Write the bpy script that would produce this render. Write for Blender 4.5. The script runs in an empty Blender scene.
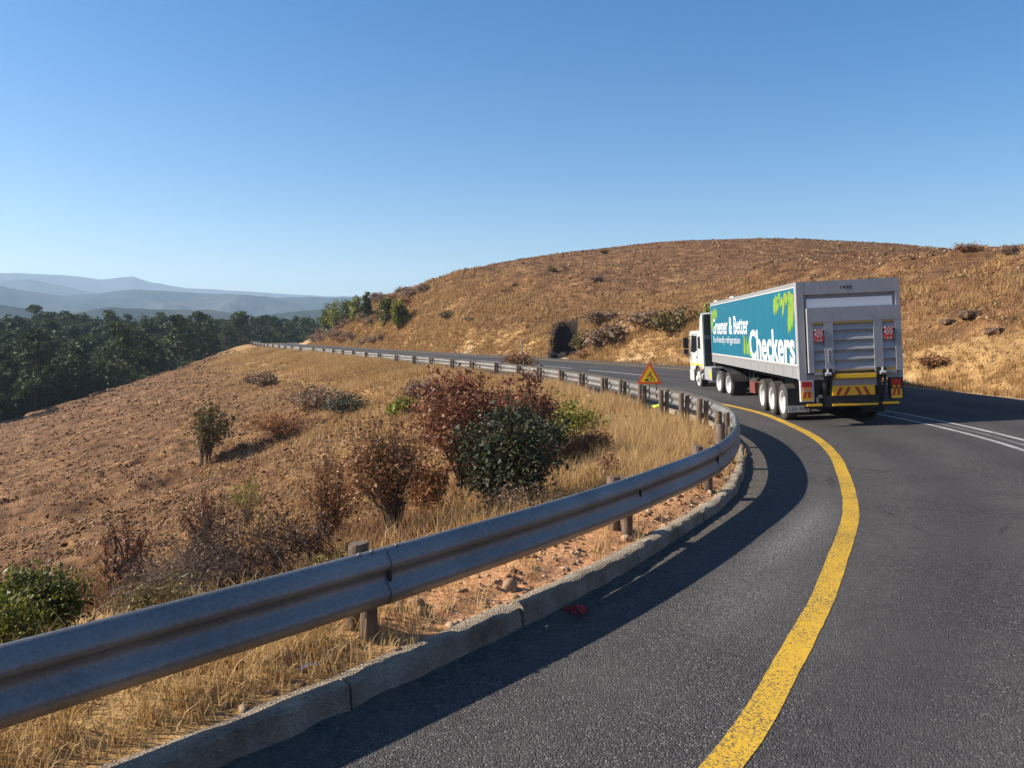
import bpy, bmesh, math, random
import numpy as np
from mathutils import Vector, Matrix

rng = np.random.default_rng(7)
random.seed(7)
CAM = (0.0, 0.0, 2.3)

# ------------------------------------------------------------------ noise
def _hash(ix, iy, seed):
    n = (ix.astype(np.int64) * 374761393 + iy.astype(np.int64) * 668265263 + seed * 974634777) & 0x7FFFFFFF
    n = ((n ^ (n >> 13)) * 1274126177) & 0x7FFFFFFF
    n = (n ^ (n >> 16)) & 0xFFFF
    return n / 65535.0

def vnoise(x, y, seed=0):
    ix, iy = np.floor(x), np.floor(y)
    fx, fy = x - ix, y - iy
    fx, fy = fx * fx * (3 - 2 * fx), fy * fy * (3 - 2 * fy)
    a, b = _hash(ix, iy, seed), _hash(ix + 1, iy, seed)
    c, d = _hash(ix, iy + 1, seed), _hash(ix + 1, iy + 1, seed)
    return (a + (b - a) * fx) * (1 - fy) + (c + (d - c) * fx) * fy - 0.5

def fbm(x, y, seed=0, octv=4):
    r, amp = 0, 1.0
    for o in range(octv):
        r = r + amp * vnoise(x, y, seed + o * 17)
        x, y, amp = x * 2.03 + 13.1, y * 2.03 + 7.7, amp * 0.5
    return r

def sstep(a, b, x):
    t = np.clip((x - a) / (b - a), 0, 1)
    return t * t * (3 - 2 * t)

# ------------------------------------------------------------------ the line of the guardrail; everything hangs off it
# x, y, centre line offset, far road edge offset, cutting height, cutting width
CTRL = np.array([
 (-60, -42, 5.5, 10.3, 1.5, 8), (-26, -17, 5.5, 10.3, 1.5, 8), (-10.5, -3.9, 5.5, 10.3, 1.5, 8), (-5.4, 0.7, 5.5, 10.3, 1.5, 8),
 (-2.52, 3.79, 5.45, 10.3, 1.5, 8), (-0.95, 5.5, 5.45, 10.3, 1.5, 8), (1.36, 8.4, 5.45, 10.3, 1.6, 8),
 (3.05, 11.1, 5.45, 10.3, 2.0, 8), (4.1, 14.0, 5.45, 10.3, 2.4, 8), (4.65, 16.6, 5.45, 10.3, 2.8, 8),
 (4.8, 19.0, 5.45, 10.3, 3.0, 8), (4.55, 22.1, 5.5, 10.3, 3.0, 8), (3.95, 26.2, 5.6, 10.4, 3.0, 7),
 (3.0, 31.1, 5.8, 10.6, 3.0, 6), (1.5, 37.0, 6.0, 10.8, 3.0, 5), (-0.7, 43.0, 6.1, 11.0, 3.0, 4),
 (-3.7, 50.0, 6.2, 11.0, 3.0, 3.5), (-7.2, 58.0, 6.2, 10.8, 2.4, 3.5), (-11.3, 66.6, 6.0, 10.6, 2.4, 4),
 (-15.6, 76.0, 5.8, 10.5, 4.2, 6), (-20.2, 86.5, 5.6, 10.4, 6.6, 8), (-28.0, 102, 5.5, 10.4, 8.4, 9),
 (-35, 118, 5.5, 10.4, 8.6, 9), (-43, 136, 5.5, 10.4, 7.4, 8), (-52, 158, 5.5, 10.4, 4.0, 6),
 (-60, 178, 5.5, 10.4, 2.6, 5), (-65, 194, 5.5, 10.4, 2, 5), (-66, 212, 5.5, 10.4, 2, 5), (-60, 232, 5.5, 10.4, 4, 5),
 (-44, 250, 5.5, 10.4, 4, 5), (-15, 262, 5.5, 10.4, 4, 5)], float)

def catmull(P, step=0.4):
    out = []
    n = len(P)
    for i in range(n - 1):
        p0, p1, p2, p3 = P[max(i - 1, 0)], P[i], P[i + 1], P[min(i + 2, n - 1)]
        L = math.hypot(*(p2 - p1)[:2])
        k = max(2, int(L / step))
        # centripetal-ish tangents scaled for uneven spacing
        l0 = max(math.hypot(*(p1 - p0)[:2]), 1e-6); l2 = max(math.hypot(*(p3 - p2)[:2]), 1e-6)
        m1 = ((p2 - p1) / L * l0 + (p1 - p0) / l0 * L) / (l0 + L) * L if i > 0 else p2 - p1
        m2 = ((p3 - p2) / l2 * L + (p2 - p1) / L * l2) / (l2 + L) * L if i < n - 2 else p2 - p1
        for j in range(k):
            t = j / k
            out.append((2*t**3 - 3*t**2 + 1) * p1 + (t**3 - 2*t**2 + t) * m1 + (-2*t**3 + 3*t**2) * p2 + (t**3 - t**2) * m2)
    out.append(P[-1])
    return np.array(out)

CUR = catmull(CTRL)
_d = np.hypot(*np.diff(CUR[:, :2], axis=0).T)
ARC = np.concatenate([[0], np.cumsum(_d)])
_t = np.gradient(CUR[:, :2], axis=0)
TAN = _t / np.linalg.norm(_t, axis=1)[:, None]
NRM = np.stack([TAN[:, 1], -TAN[:, 0]], 1)          # to the right: the road's side
S0 = ARC[np.argmin(np.hypot(CUR[:, 0] + 2.52, CUR[:, 1] - 3.79))]   # station where the rail enters the picture

def at(s):
    i = np.interp(s, ARC, np.arange(len(ARC)))
    f = lambda a: np.interp(i, np.arange(len(ARC)), a)
    t = np.array([f(TAN[:, 0]), f(TAN[:, 1])]); t /= np.linalg.norm(t)
    return np.array([f(CUR[:, 0]), f(CUR[:, 1])]), t, np.array([t[1], -t[0]])

def station_of(x, y):
    return ARC[np.argmin((CUR[:, 0] - x) ** 2 + (CUR[:, 1] - y) ** 2)]

def super_z(u, s):
    """the road is banked: it rises to the right of the yellow line"""
    gutter = -0.06 * (1 - sstep(0.5, 1.9, u)) * (1 - sstep(S0 + 3.5, S0 + 8, s))
    return gutter + np.maximum(0, u - 2.0) * (0.05 - 0.03 * sstep(S0 + 120, S0 + 190, s))

def nearest(x, y):
    """signed offset from the rail line (right positive) and index, for arrays"""
    u = np.empty(x.shape); idx = np.empty(x.shape, int)
    for a in range(0, len(x), 20000):
        sl = slice(a, a + 20000)
        dx = x[sl, None] - CUR[None, :, 0]; dy = y[sl, None] - CUR[None, :, 1]
        d2 = dx * dx + dy * dy
        k = d2.argmin(1); ar = np.arange(len(k))
        side = dx[ar, k] * NRM[k, 0] + dy[ar, k] * NRM[k, 1]
        al = dx[ar, k] * TAN[k, 0] + dy[ar, k] * TAN[k, 1]
        inner = (k > 0) & (k < len(CUR) - 1)
        dd = np.sqrt(d2[ar, k]); dn = np.where(inner, np.abs(side), dd)
        dn = np.where(np.abs(al) < 0.6, dn, dd)
        u[sl] = np.where(side >= 0, dn, -dn); idx[sl] = k
    return u, idx

HILL_X = [-60, -40, -25, -12, -3, 6, 15, 25, 35, 46, 58, 75, 100]
HILL_F = [0.9, 0.824, 0.787, 0.972, 1.009, 0.933, 0.871, 0.853, 0.787, 0.683, 0.591, 0.467, 0.34]
RIDGE = np.array([(-260, -120), (-150, -40), (-96, 40), (-80, 70), (-67, 100), (-60.5, 125), (-59, 150), (-63, 175), (-71, 200), (-74, 222), (-68, 250), (-52, 272), (-20, 300), (40, 420)], float)
S_KERB = station_of(4.75, 18.0)
S_GULLY = S0 + 57.4

def height(x, y, detail=True):
    x = np.asarray(x, float).ravel(); y = np.asarray(y, float).ravel()
    u, k = nearest(x, y)
    s = ARC[k]
    edge = CUR[k, 3]
    r = np.hypot(x, y)
    n1 = fbm(x / 9, y / 9, 1); n2 = fbm(x / 2.2, y / 2.2, 5); n3 = fbm(x / 0.55, y / 0.55, 9, 3)
    # --- left: verge, embankment, spur, forest floor
    kerbed = 1 - sstep(S_KERB - 2, S_KERB + 1, s)
    verge = 0.095 * kerbed - 0.05 * (1 - kerbed) + (0.05 * n3 + 0.03 * n2) * sstep(-0.15, -0.5, u) * (0.4 + 0.6 * kerbed)
    verge = verge - 0.07 * kerbed * sstep(-0.22, 0.02, u)
    dl = np.maximum(0, -u - 0.7)
    slope = 0.27 + 0.03 * n1
    zl = verge - slope * (np.sqrt(dl * dl + 1.0) - 1)
    rough = sstep(1, 8, dl)
    zl = zl + rough * (0.7 * n1 + 0.28 * n2 + 0.10 * n3)
    # shallow drainage gullies run down the slope
    g = np.abs(vnoise(s / 7.0 + 0.3 * n2, s * 0 + 3.3, 41))
    zl = zl - rough * 0.5 * np.exp(-(g / 0.05) ** 2) * sstep(3, 14, dl)
    rx = np.interp(y, RIDGE[:, 1], RIDGE[:, 0])
    over = np.maximum(0, rx + 1.5 * n1 - x)
    zl = zl - 0.75 * (np.sqrt(over * over + 9) - 3)
    floor_ = -17 + 0.052 * np.clip(r - 100, -60, 260) + 1.6 * n1 + 0.035 * np.minimum(0, x + 70) * 0
    floor_ = floor_ - 0.32 * np.clip(r - 380, 0, 260)
    h = zl - floor_
    zl = floor_ + np.where(h > 0, np.sqrt(h * h + 4) , 4 / (np.sqrt(h * h + 4) - h + 1e-6) * 0.5 + 0) * 0.5 + np.where(h > 0, h * 0.5, 0)
    # --- right: shoulder, cutting and hill
    v = np.maximum(0, u - edge)
    cut, cw = CUR[k, 4], CUR[k, 5]
    vv = np.maximum(0, v - 1.1 - 0.5 * n2 - 0.6 * n1)
    t = vv / cw
    cutz = cut * (1 - np.exp(-1.7 * t - 0.5 * t ** 3)) * (1 + 0.22 * n1 * (1 - sstep(8, 25, vv)))
    hill = 34 * (1 - np.exp(-np.maximum(0, vv - 3) / 88)) * np.exp(-np.maximum(0, vv - 130) / 900)
    hill = hill * np.interp(x, HILL_X, HILL_F) * (1 - 0.42 * sstep(26, 42, x) * (1 - sstep(66, 100, y)))
    rz = super_z(np.minimum(u, edge), s)
    zr = rz - 0.05 + cutz + hill * (1 - 0.25 * sstep(0, 8, cut - 2)) + sstep(0.5, 5, vv) * ((0.40 - 0.28 * sstep(10, 35, vv)) * n1 + (0.30 - 0.14 * sstep(10, 40, vv)) * n2 + 0.13 * n3)
    ledge = fbm(x / 3.1, y / 3.1, 77, 3)
    zr = zr + sstep(1, 3, vv) * (1 - sstep(14, 26, vv)) * 0.55 * np.maximum(0, ledge) * 1.6
    # gully notch into the cutting, running away from the camera
    gp, gt, gn = at(S_GULLY)
    ex, ey = gp + gn * np.interp(S_GULLY, ARC, CUR[:, 3])
    gy = y - ey; gx = x - (ex + 1.0) - 0.10 * gy - 0.12 * n2 - 0.010 * np.maximum(0, gy - 4) ** 2
    dep = sstep(-1.2, 0.0, gy)
    wr = 1.12 * (1 - 0.6 * sstep(5, 16, gy))
    carve = sstep(wr + 0.12, wr - 0.04, gx) * sstep(-wr - 0.35, -wr + 0.45, gx) * dep * (1 - sstep(8, 11, gy))
    zr = zr * (1 - carve) + carve * np.minimum(zr, rz + 0.05 + 0.05 * np.maximum(0, gy))
    ku = np.interp(s - S0, [0, 2, 4, 6.5, 8.7, 10, 12.8, 15, 18, 30], [.26, .24, .19, .14, .09, .05, .06, .11, .2, .2])
    z = np.where(u < ku, zl, np.where(u < edge, rz - 0.16, zr))
    far = sstep(420, 700, r)
    z = z * (1 - far) + far * (-85)
    return z
# ------------------------------------------------------------------ scene, objects, materials
SC = bpy.context.scene
COL = SC.collection

def link(o, parent=None):
    COL.objects.link(o)
    if parent is not None:
        o.parent = parent
    return o

def tag(o, label=None, cat=None, group=None, kind=None):
    if label: o['label'] = label
    if cat: o['category'] = cat
    if group: o['group'] = group
    if kind: o['kind'] = kind
    return o

def empty(name, loc=(0, 0, 0), rot=(0, 0, 0), label=None, cat=None, group=None):
    o = bpy.data.objects.new(name, None)
    o.empty_display_size = 0.2
    o.location = loc; o.rotation_euler = rot
    link(o)
    return tag(o, label, cat, group)

def np_mesh(name, V, F, mat, parent=None, attrs=None, smooth=False, data_only=False):
    """V (n,3), F (m,k) faces of one size (or list of arrays of different sizes)"""
    me = bpy.data.meshes.new(name)
    Fs = F if isinstance(F, list) else [F]
    V = np.ascontiguousarray(V, np.float32)
    loops = np.concatenate([f.ravel() for f in Fs]).astype(np.int32)
    sizes = np.concatenate([np.full(len(f), f.shape[1], np.int32) for f in Fs])
    starts = np.concatenate([[0], np.cumsum(sizes)[:-1]]).astype(np.int32)
    me.vertices.add(len(V)); me.vertices.foreach_set('co', V.ravel())
    me.loops.add(len(loops)); me.loops.foreach_set('vertex_index', loops)
    me.polygons.add(len(sizes)); me.polygons.foreach_set('loop_start', starts)
    if smooth: me.polygons.foreach_set('use_smooth', np.ones(len(sizes), bool))
    for k, a in (attrs or {}).items():
        at_ = me.attributes.new(k, 'FLOAT', 'POINT'); at_.data.foreach_set('value', np.asarray(a, np.float32))
    me.update(calc_edges=True); me.validate()
    if mat: me.materials.append(mat)
    if data_only: return me
    return link(bpy.data.objects.new(name, me), parent)

def bm_obj(name, bm, mat, parent=None, smooth=False, mtx=None, bevel=0.0):
    if bevel > 0:
        es = [e for e in bm.edges if len(e.link_faces) == 2 and e.calc_face_angle(0) > 0.6]
        bmesh.ops.bevel(bm, geom=es, offset=bevel, segments=2, affect='EDGES', clamp_overlap=True)
    bmesh.ops.recalc_face_normals(bm, faces=bm.faces)
    if mtx is not None: bm.transform(mtx)
    me = bpy.data.meshes.new(name); bm.to_mesh(me); bm.free()
    if smooth:
        me.polygons.foreach_set('use_smooth', np.ones(len(me.polygons), bool))
        if smooth != 'all':
            me.set_sharp_from_angle(angle=math.radians(40))
    mats = mat if isinstance(mat, (list, tuple)) else [mat]
    for m in mats: me.materials.append(m)
    return link(bpy.data.objects.new(name, me), parent)

def box(bm, x0, x1, y0, y1, z0, z1, m=0):
    v = [bm.verts.new((x, y, z)) for z in (z0, z1) for x, y in ((x0, y0), (x1, y0), (x1, y1), (x0, y1))]
    for f in ((3, 2, 1, 0), (4, 5, 6, 7), (0, 1, 5, 4), (1, 2, 6, 5), (2, 3, 7, 6), (3, 0, 4, 7)):
        bm.faces.new([v[i] for i in f]).material_index = m

def tube(bm, pts, radii, n=8, cap=True, m=0):
    pts = [Vector(p) for p in pts]; rings = []
    if not hasattr(radii, '__len__'): radii = [radii] * len(pts)
    ref = None
    for i, p in enumerate(pts):
        d = (pts[min(i + 1, len(pts) - 1)] - pts[max(i - 1, 0)]).normalized()
        if ref is None:
            ref = Vector((1, 0, 0)) if abs(d.x) < 0.8 else Vector((0, 0, 1))
        a = (ref - d * ref.dot(d)).normalized(); b = d.cross(a); ref = a
        rings.append([bm.verts.new(p + (a * math.cos(t) + b * math.sin(t)) * radii[i]) for t in (2 * math.pi * k / n for k in range(n))])
    for r0, r1 in zip(rings, rings[1:]):
        for k in range(n):
            bm.faces.new((r0[k], r0[(k + 1) % n], r1[(k + 1) % n], r1[k])).material_index = m
    if cap:
        bm.faces.new(rings[0][::-1]).material_index = m; bm.faces.new(rings[-1]).material_index = m

def prism(bm, poly, axis, d0, d1, m=0):
    """poly of 2D points extruded along an axis: 'x' (pts y,z), 'y' (pts x,z), 'z' (pts x,y)"""
    def P(p, d): return {'x': (d, p[0], p[1]), 'y': (p[0], d, p[1]), 'z': (p[0], p[1], d)}[axis]
    a = [bm.verts.new(P(p, d0)) for p in poly]; b = [bm.verts.new(P(p, d1)) for p in poly]
    n = len(poly)
    bm.faces.new(a).material_index = m; bm.faces.new(b[::-1]).material_index = m
    for i in range(n):
        bm.faces.new((a[i], b[i], b[(i + 1) % n], a[(i + 1) % n])).material_index = m

# ---- node materials
class N:
    def __init__(self, name):
        self.m = bpy.data.materials.new(name); self.m.use_nodes = True
        self.t = self.m.node_tree; self.t.nodes.clear()
        self.out = self.add('ShaderNodeOutputMaterial')
    def add(self, ty, **kw):
        n = self.t.nodes.new(ty)
        for k, v in kw.items():
            if k.startswith('i_'): n.inputs[k[2:].replace('_', ' ')].default_value = v
            else: setattr(n, k, v)
        return n
    def L(self, a, b): self.t.links.new(a, b)
    def val(self, sock, v):
        if hasattr(v, 'is_output') or isinstance(v, bpy.types.NodeSocket): self.L(v, sock)
        else: sock.default_value = v
    def pos(self):
        return self.add('ShaderNodeNewGeometry').outputs['Position']
    def obj(self):
        return self.add('ShaderNodeTexCoord').outputs['Object']
    def noise(self, vec, scale, detail=4, rough=0.55, dist=0.0):
        n = self.add('ShaderNodeTexNoise'); self.L(vec, n.inputs['Vector'])
        n.inputs['Scale'].default_value = scale; n.inputs['Detail'].default_value = detail
        n.inputs['Roughness'].default_value = rough; n.inputs['Distortion'].default_value = dist
        return n.outputs['Fac']
    def voro(self, vec, scale, feature='F1', out='Distance', rnd=1.0):
        n = self.add('ShaderNodeTexVoronoi', feature=feature); self.L(vec, n.inputs['Vector'])
        n.inputs['Scale'].default_value = scale; n.inputs['Randomness'].default_value = rnd
        return n.outputs[out]
    def ramp(self, fac, stops, interp='LINEAR'):
        n = self.add('ShaderNodeValToRGB'); n.color_ramp.interpolation = interp
        el = n.color_ramp.elements
        while len(el) < len(stops): el.new(0.5)
        for e, (p, c) in zip(el, stops):
            e.position = p; e.color = (*c, 1) if hasattr(c, '__len__') else (c, c, c, 1)
        self.L(fac, n.inputs['Fac']); return n.outputs['Color']
    def mix(self, fac, a, b, blend='MIX'):
        n = self.add('ShaderNodeMix', data_type='RGBA', blend_type=blend)
        self.val(n.inputs[0], fac)
        for s, v in ((n.inputs[6], a), (n.inputs[7], b)):
            if isinstance(v, tuple): s.default_value = (*v, 1) if len(v) == 3 else v
            else: self.L(v, s)
        return n.outputs[2]
    def math(self, op, a, b=0.0, clamp=False):
        n = self.add('ShaderNodeMath', operation=op, use_clamp=clamp)
        self.val(n.inputs[0], a); self.val(n.inputs[1], b); return n.outputs[0]
    def attr(self, name):
        return self.add('ShaderNodeAttribute', attribute_name=name).outputs['Fac']
    def bump(self, h, strength=0.5, dist=0.02):
        n = self.add('ShaderNodeBump'); n.inputs['Strength'].default_value = strength; n.inputs['Distance'].default_value = dist
        self.L(h, n.inputs['Height']); return n.outputs['Normal']
    def bsdf(self, color, rough=0.6, metal=0.0, normal=None, spec=0.5, **kw):
        b = self.add('ShaderNodeBsdfPrincipled')
        s = b.inputs['Base Color']
        if isinstance(color, tuple): s.default_value = (*color, 1)
        else: self.L(color, s)
        self.val(b.inputs['Roughness'], rough); self.val(b.inputs['Metallic'], metal)
        b.inputs['Specular IOR Level'].default_value = spec
        if normal is not None: self.L(normal, b.inputs['Normal'])
        for k, v in kw.items(): self.val(b.inputs[k.replace('_', ' ')], v)
        self.L(b.outputs[0], self.out.inputs['Surface'])
        return self.m

def paint(name, col, rough=0.4, metal=0.0, dirt=0.15, spec=0.5, scale=3.0):
    n = N(name); o = n.obj()
    f = n.noise(o, scale, 6, 0.65)
    d = n.ramp(f, [(0.42, 0.0), (0.72, 1.0)])
    mp = n.add('ShaderNodeMapping'); mp.inputs['Scale'].default_value = (1, 1, 0.12); n.L(o, mp.inputs['Vector'])
    st = n.ramp(n.noise(mp.outputs[0], scale * 4, 5, 0.7), [(0.5, 0.0), (0.75, 1.0)])
    d = n.math('ADD', d, n.math('MULTIPLY', st, 0.8), True)
    c = n.mix(n.math('MULTIPLY', d, dirt * 1.3), col, tuple(x * 0.45 + 0.035 for x in col))
    r = n.math('ADD', rough, n.math('MULTIPLY', n.noise(o, scale * 6, 3), 0.15))
    return n.bsdf(c, r, metal, spec=spec)

M = {}
def leaf_mat(name, stops, rough=0.55, trans=0.25):
    n = N(name)
    c = n.ramp(n.attr('tint'), stops)
    oi = n.add('ShaderNodeObjectInfo')
    c = n.mix(n.math('MULTIPLY', oi.outputs['Random'], 0.35), c, tuple(x * 0.6 for x in stops[len(stops) // 2][1]))
    b = n.add('ShaderNodeBsdfPrincipled'); n.L(c, b.inputs['Base Color']); b.inputs['Roughness'].default_value = rough
    b.inputs['Specular IOR Level'].default_value = 0.3
    t = n.add('ShaderNodeBsdfTranslucent'); n.L(c, t.inputs['Color'])
    mx = n.add('ShaderNodeMixShader'); mx.inputs[0].default_value = trans
    n.L(b.outputs[0], mx.inputs[1]); n.L(t.outputs[0], mx.inputs[2]); n.L(mx.outputs[0], n.out.inputs['Surface'])
    return n.m
# ------------------------------------------------------------------ camera, sun, sky
cam = bpy.data.cameras.new('camera'); cam.sensor_width = 36; cam.lens = 36 * 770 / 1024
cam.shift_y = -49 / 1024; cam.clip_start = 0.1; cam.clip_end = 30000
camo = link(bpy.data.objects.new('camera', cam)); camo.location = CAM; camo.rotation_euler = (math.radians(90), 0, 0)
SC.camera = camo
SUN_EL = math.radians(33)
SUN_H = Vector((-1.0, 0.03, 0)).normalized()            # towards the sun, on the ground
sun_dir = Vector((SUN_H.x * math.cos(SUN_EL), SUN_H.y * math.cos(SUN_EL), math.sin(SUN_EL)))
sl = bpy.data.lights.new('sun', 'SUN'); sl.energy = 5.0; sl.angle = math.radians(0.53); sl.color = (1.0, 0.91, 0.78)
so = link(bpy.data.objects.new('sun', sl)); so.location = (-40, -10, 60)
so.rotation_euler = sun_dir.to_track_quat('Z', 'Y').to_euler()
w = bpy.data.worlds.new('World'); SC.world = w; w.use_nodes = True
wt = w.node_tree; bg = wt.nodes['Background']
sky = wt.nodes.new('ShaderNodeTexSky'); sky.sky_type = 'NISHITA'; sky.sun_disc = False
sky.sun_elevation = SUN_EL; sky.sun_rotation = math.atan2(SUN_H.x, SUN_H.y) % (2 * math.pi)
sky.altitude = 1600; sky.air_density = 1.2; sky.dust_density = 2.4; sky.ozone_density = 1.5
hsv = wt.nodes.new('ShaderNodeHueSaturation'); hsv.inputs['Saturation'].default_value = 1.55; hsv.inputs['Hue'].default_value = 0.505
wt.links.new(sky.outputs[0], hsv.inputs['Color']); wt.links.new(hsv.outputs[0], bg.inputs[0]); bg.inputs[1].default_value = 0.074
SC.view_settings.view_transform = 'Standard'; SC.view_settings.look = 'None'; SC.view_settings.gamma = 1
SC.view_settings.exposure = 0.98
SC.view_settings.use_curve_mapping = False
SC.cycles.use_denoising = True
SC.cycles.max_bounces = 6; SC.cycles.diffuse_bounces = 3; SC.cycles.glossy_bounces = 3; SC.cycles.transmission_bounces = 3
SC.cycles.volume_bounces = 1; SC.cycles.transparent_max_bounces = 8

# ------------------------------------------------------------------ ground: one sheet out to the horizon
def ground_mat():
    n = N('ground'); p = n.pos()
    big = n.noise(p, 0.10, 5, 0.6); mid = n.noise(p, 0.7, 6, 0.65); fine = n.noise(p, 6.0, 6, 0.7)
    soil = n.ramp(mid, [(0.30, (0.068, 0.035, 0.015)), (0.48, (0.150, 0.075, 0.033)), (0.60, (0.235, 0.125, 0.054)), (0.74, (0.38, 0.24, 0.11))])
    grass = n.ramp(mid, [(0.28, (0.17, 0.09, 0.036)), (0.5, (0.36, 0.215, 0.085)), (0.72, (0.50, 0.34, 0.15))])
    g = n.attr('grass')
    gm = n.ramp(n.math('ADD', g, n.math('MULTIPLY', n.math('SUBTRACT', fine, 0.5), 0.9)), [(0.35, 0.0), (0.62, 1.0)])
    c = n.mix(gm, soil, grass)
    # small stones, and pits of bare earth between them
    v = n.voro(p, 3.2); vc = n.voro(p, 3.2, out='Color')
    st = n.ramp(v, [(0.10, 1.0), (0.22, 0.0)])
    pick = n.math('GREATER_THAN', n.add('ShaderNodeSeparateColor').outputs[0], 0.55)
    n.L(vc, pick.node.inputs[0].links[0].from_node.inputs[0])
    stm = n.math('MULTIPLY', n.math('MULTIPLY', st, pick), n.math('SUBTRACT', 1.0, n.math('MULTIPLY', g, 0.85)))
    c = n.mix(n.math('MULTIPLY', stm, 0.6), c, (0.42, 0.27, 0.17))
    c = n.mix(n.math('MULTIPLY', n.ramp(fine, [(0.33, 1.0), (0.50, 0.0)]), 0.7), c, (0.060, 0.032, 0.019))
    ash = n.ramp(n.noise(p, 0.33, 5, 0.7, 0.6), [(0.60, 0.0), (0.72, 1.0)])
    c = n.mix(n.math('MULTIPLY', ash, n.math('MULTIPLY', n.math('SUBTRACT', 1.0, g), 0.8)), c, (0.085, 0.052, 0.033))
    c = n.mix(n.attr('gravel'), c, n.ramp(fine, [(0.3, (0.30, 0.19, 0.11)), (0.7, (0.60, 0.46, 0.31))]))
    c = n.mix(n.attr('rubble'), c, n.ramp(n.noise(p, 14, 5, 0.7), [(0.3, (0.30, 0.13, 0.055)), (0.52, (0.50, 0.255, 0.12)), (0.75, (0.62, 0.40, 0.23))]))
    c = n.mix(n.attr('dark'), c, n.ramp(mid, [(0.35, (0.012, 0.010, 0.008)), (0.7, (0.04, 0.033, 0.027))]))  # shade of the gully notch, painted into the soil colour
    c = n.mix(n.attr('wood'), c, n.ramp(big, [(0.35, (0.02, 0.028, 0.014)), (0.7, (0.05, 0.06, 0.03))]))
    h = n.math('ADD', n.math('MULTIPLY', mid, 0.5), n.math('ADD', n.math('MULTIPLY', fine, 0.16), n.math('MULTIPLY', st, 0.12)))
    return n.bsdf(c, 0.95, normal=n.bump(h, 1.0, 0.34), spec=0.15)

def polar_grid():
    fr = np.radians(np.arange(-44, 42.01, 0.22)); bk = np.radians(np.arange(45, 313, 3.0))
    th = np.concatenate([fr, bk])                              # clockwise from +y
    r1 = np.exp(np.arange(math.log(0.8), math.log(260), 0.0115)); r1 = np.unique(np.round(np.concatenate([r1[(r1 < 57) | (r1 > 72)], np.arange(57, 72.01, 0.16)]), 4)); r2 = np.exp(np.arange(math.log(263), math.log(6700), 0.05))
    r = np.concatenate([r1, r2])
    R, T = np.meshgrid(r, th, indexing='ij')
    X, Y = (R * np.sin(T)).ravel(), (R * np.cos(T)).ravel()
    X = np.append(X, 0.0); Y = np.append(Y, 0.0)
    nr, nt = len(r), len(th)
    i = np.arange(nr - 1)[:, None] * nt; j = np.arange(nt)[None]; j2 = (j + 1) % nt
    F = np.stack([i + j, i + nt + j, i + nt + j2, i + j2], -1).reshape(-1, 4)
    c = nr * nt
    F3 = np.stack([np.full(nt, c), np.arange(nt), (np.arange(nt) + 1) % nt], -1)
    return X, Y, [F[:, ::-1], F3[:, ::-1]]

GX, GY, GF = polar_grid()
def ground_attrs(x, y, u, k):
    s = ARC[k]; edge = CUR[k, 3]; v = u - edge
    n1 = fbm(x / 7, y / 7, 21); n2 = fbm(x / 1.7, y / 1.7, 25)
    left = np.where(u < 0.3, 1.0, 0.0)
    d = np.maximum(0, -u)
    # golden verge by the rail, thinning to bare red soil down the spur; the near hollow stays grassy
    gl = 0.95 - sstep(4, 13, d + 5 * n1) * 1.0 * sstep(S0 + 14, S0 + 45, s) - sstep(9, 16, d + 5 * n1) * 0.85 * (1 - sstep(S0 + 14, S0 + 45, s)) + 0.28 * n1 + 0.16 * n2
    gl = np.maximum(gl, (0.75 + 0.4 * n1 + 0.25 * n2) * sstep(150, 175, s - S0))
    gr = 0.95 - sstep(2.0, 5, v + 3 * n1) * 0.72 + 0.35 * n1 + 0.25 * n2
    gr = gr - 0.70 * sstep(5, 12, v) + 0.20 * sstep(S0 + 82, S0 + 100, s) * (1 - sstep(12, 22, v + 5 * n1))
    grass = np.clip(np.where(left > 0, gl, gr), 0, 1)
    gravel = np.where(u > edge - 0.3, 1 - sstep(0.5, 1.5, v + n2 * 0.8), 0.0) * 0.85
    rub = np.where(u < 0.5, sstep(-1.15, -0.4, u + 0.5 * n2) * sstep(S0 + 1.6, S0 + 3.4, s) * (1 - sstep(S_KERB - 1, S_KERB + 3, s)), 0.0)
    r = np.hypot(x, y)
    rx = np.interp(y, RIDGE[:, 1], RIDGE[:, 0])
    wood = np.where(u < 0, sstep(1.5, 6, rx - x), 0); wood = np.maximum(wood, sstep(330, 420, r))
    return dict(grass=grass, gravel=gravel, rubble=np.clip(rub, 0, 1), wood=wood)
GZ = height(GX, GY)
GU, GK = nearest(GX, GY)
GA = ground_attrs(GX, GY, GU, GK)
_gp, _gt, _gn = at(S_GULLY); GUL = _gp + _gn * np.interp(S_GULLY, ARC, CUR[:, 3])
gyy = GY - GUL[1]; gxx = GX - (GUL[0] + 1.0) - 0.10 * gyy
GA['dark'] = np.where((gxx < 1.2) & (gxx > -1.5) & (gyy > 0.1) & (gyy < 13), 1.0, 0.0) * sstep(13.0, 10.0, gyy)  # painted shade: blackens the notch floor, walls and back wall
M['ground'] = ground_mat()
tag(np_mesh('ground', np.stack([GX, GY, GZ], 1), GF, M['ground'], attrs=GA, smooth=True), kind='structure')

def ground_at_pixel(px, py, y0=4.0, y1=330.0):
    tx, tz = (px - 512) / 770, (335 - py) / 770
    Y = np.exp(np.linspace(math.log(y0), math.log(y1), 1500))
    z = height(Y * tx, Y)
    hit = np.nonzero(z >= 2.3 + tz * Y)[0]
    if not len(hit): return None
    Yh = Y[hit[0]]
    return np.array([tx * Yh, Yh, z[hit[0]]])

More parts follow.
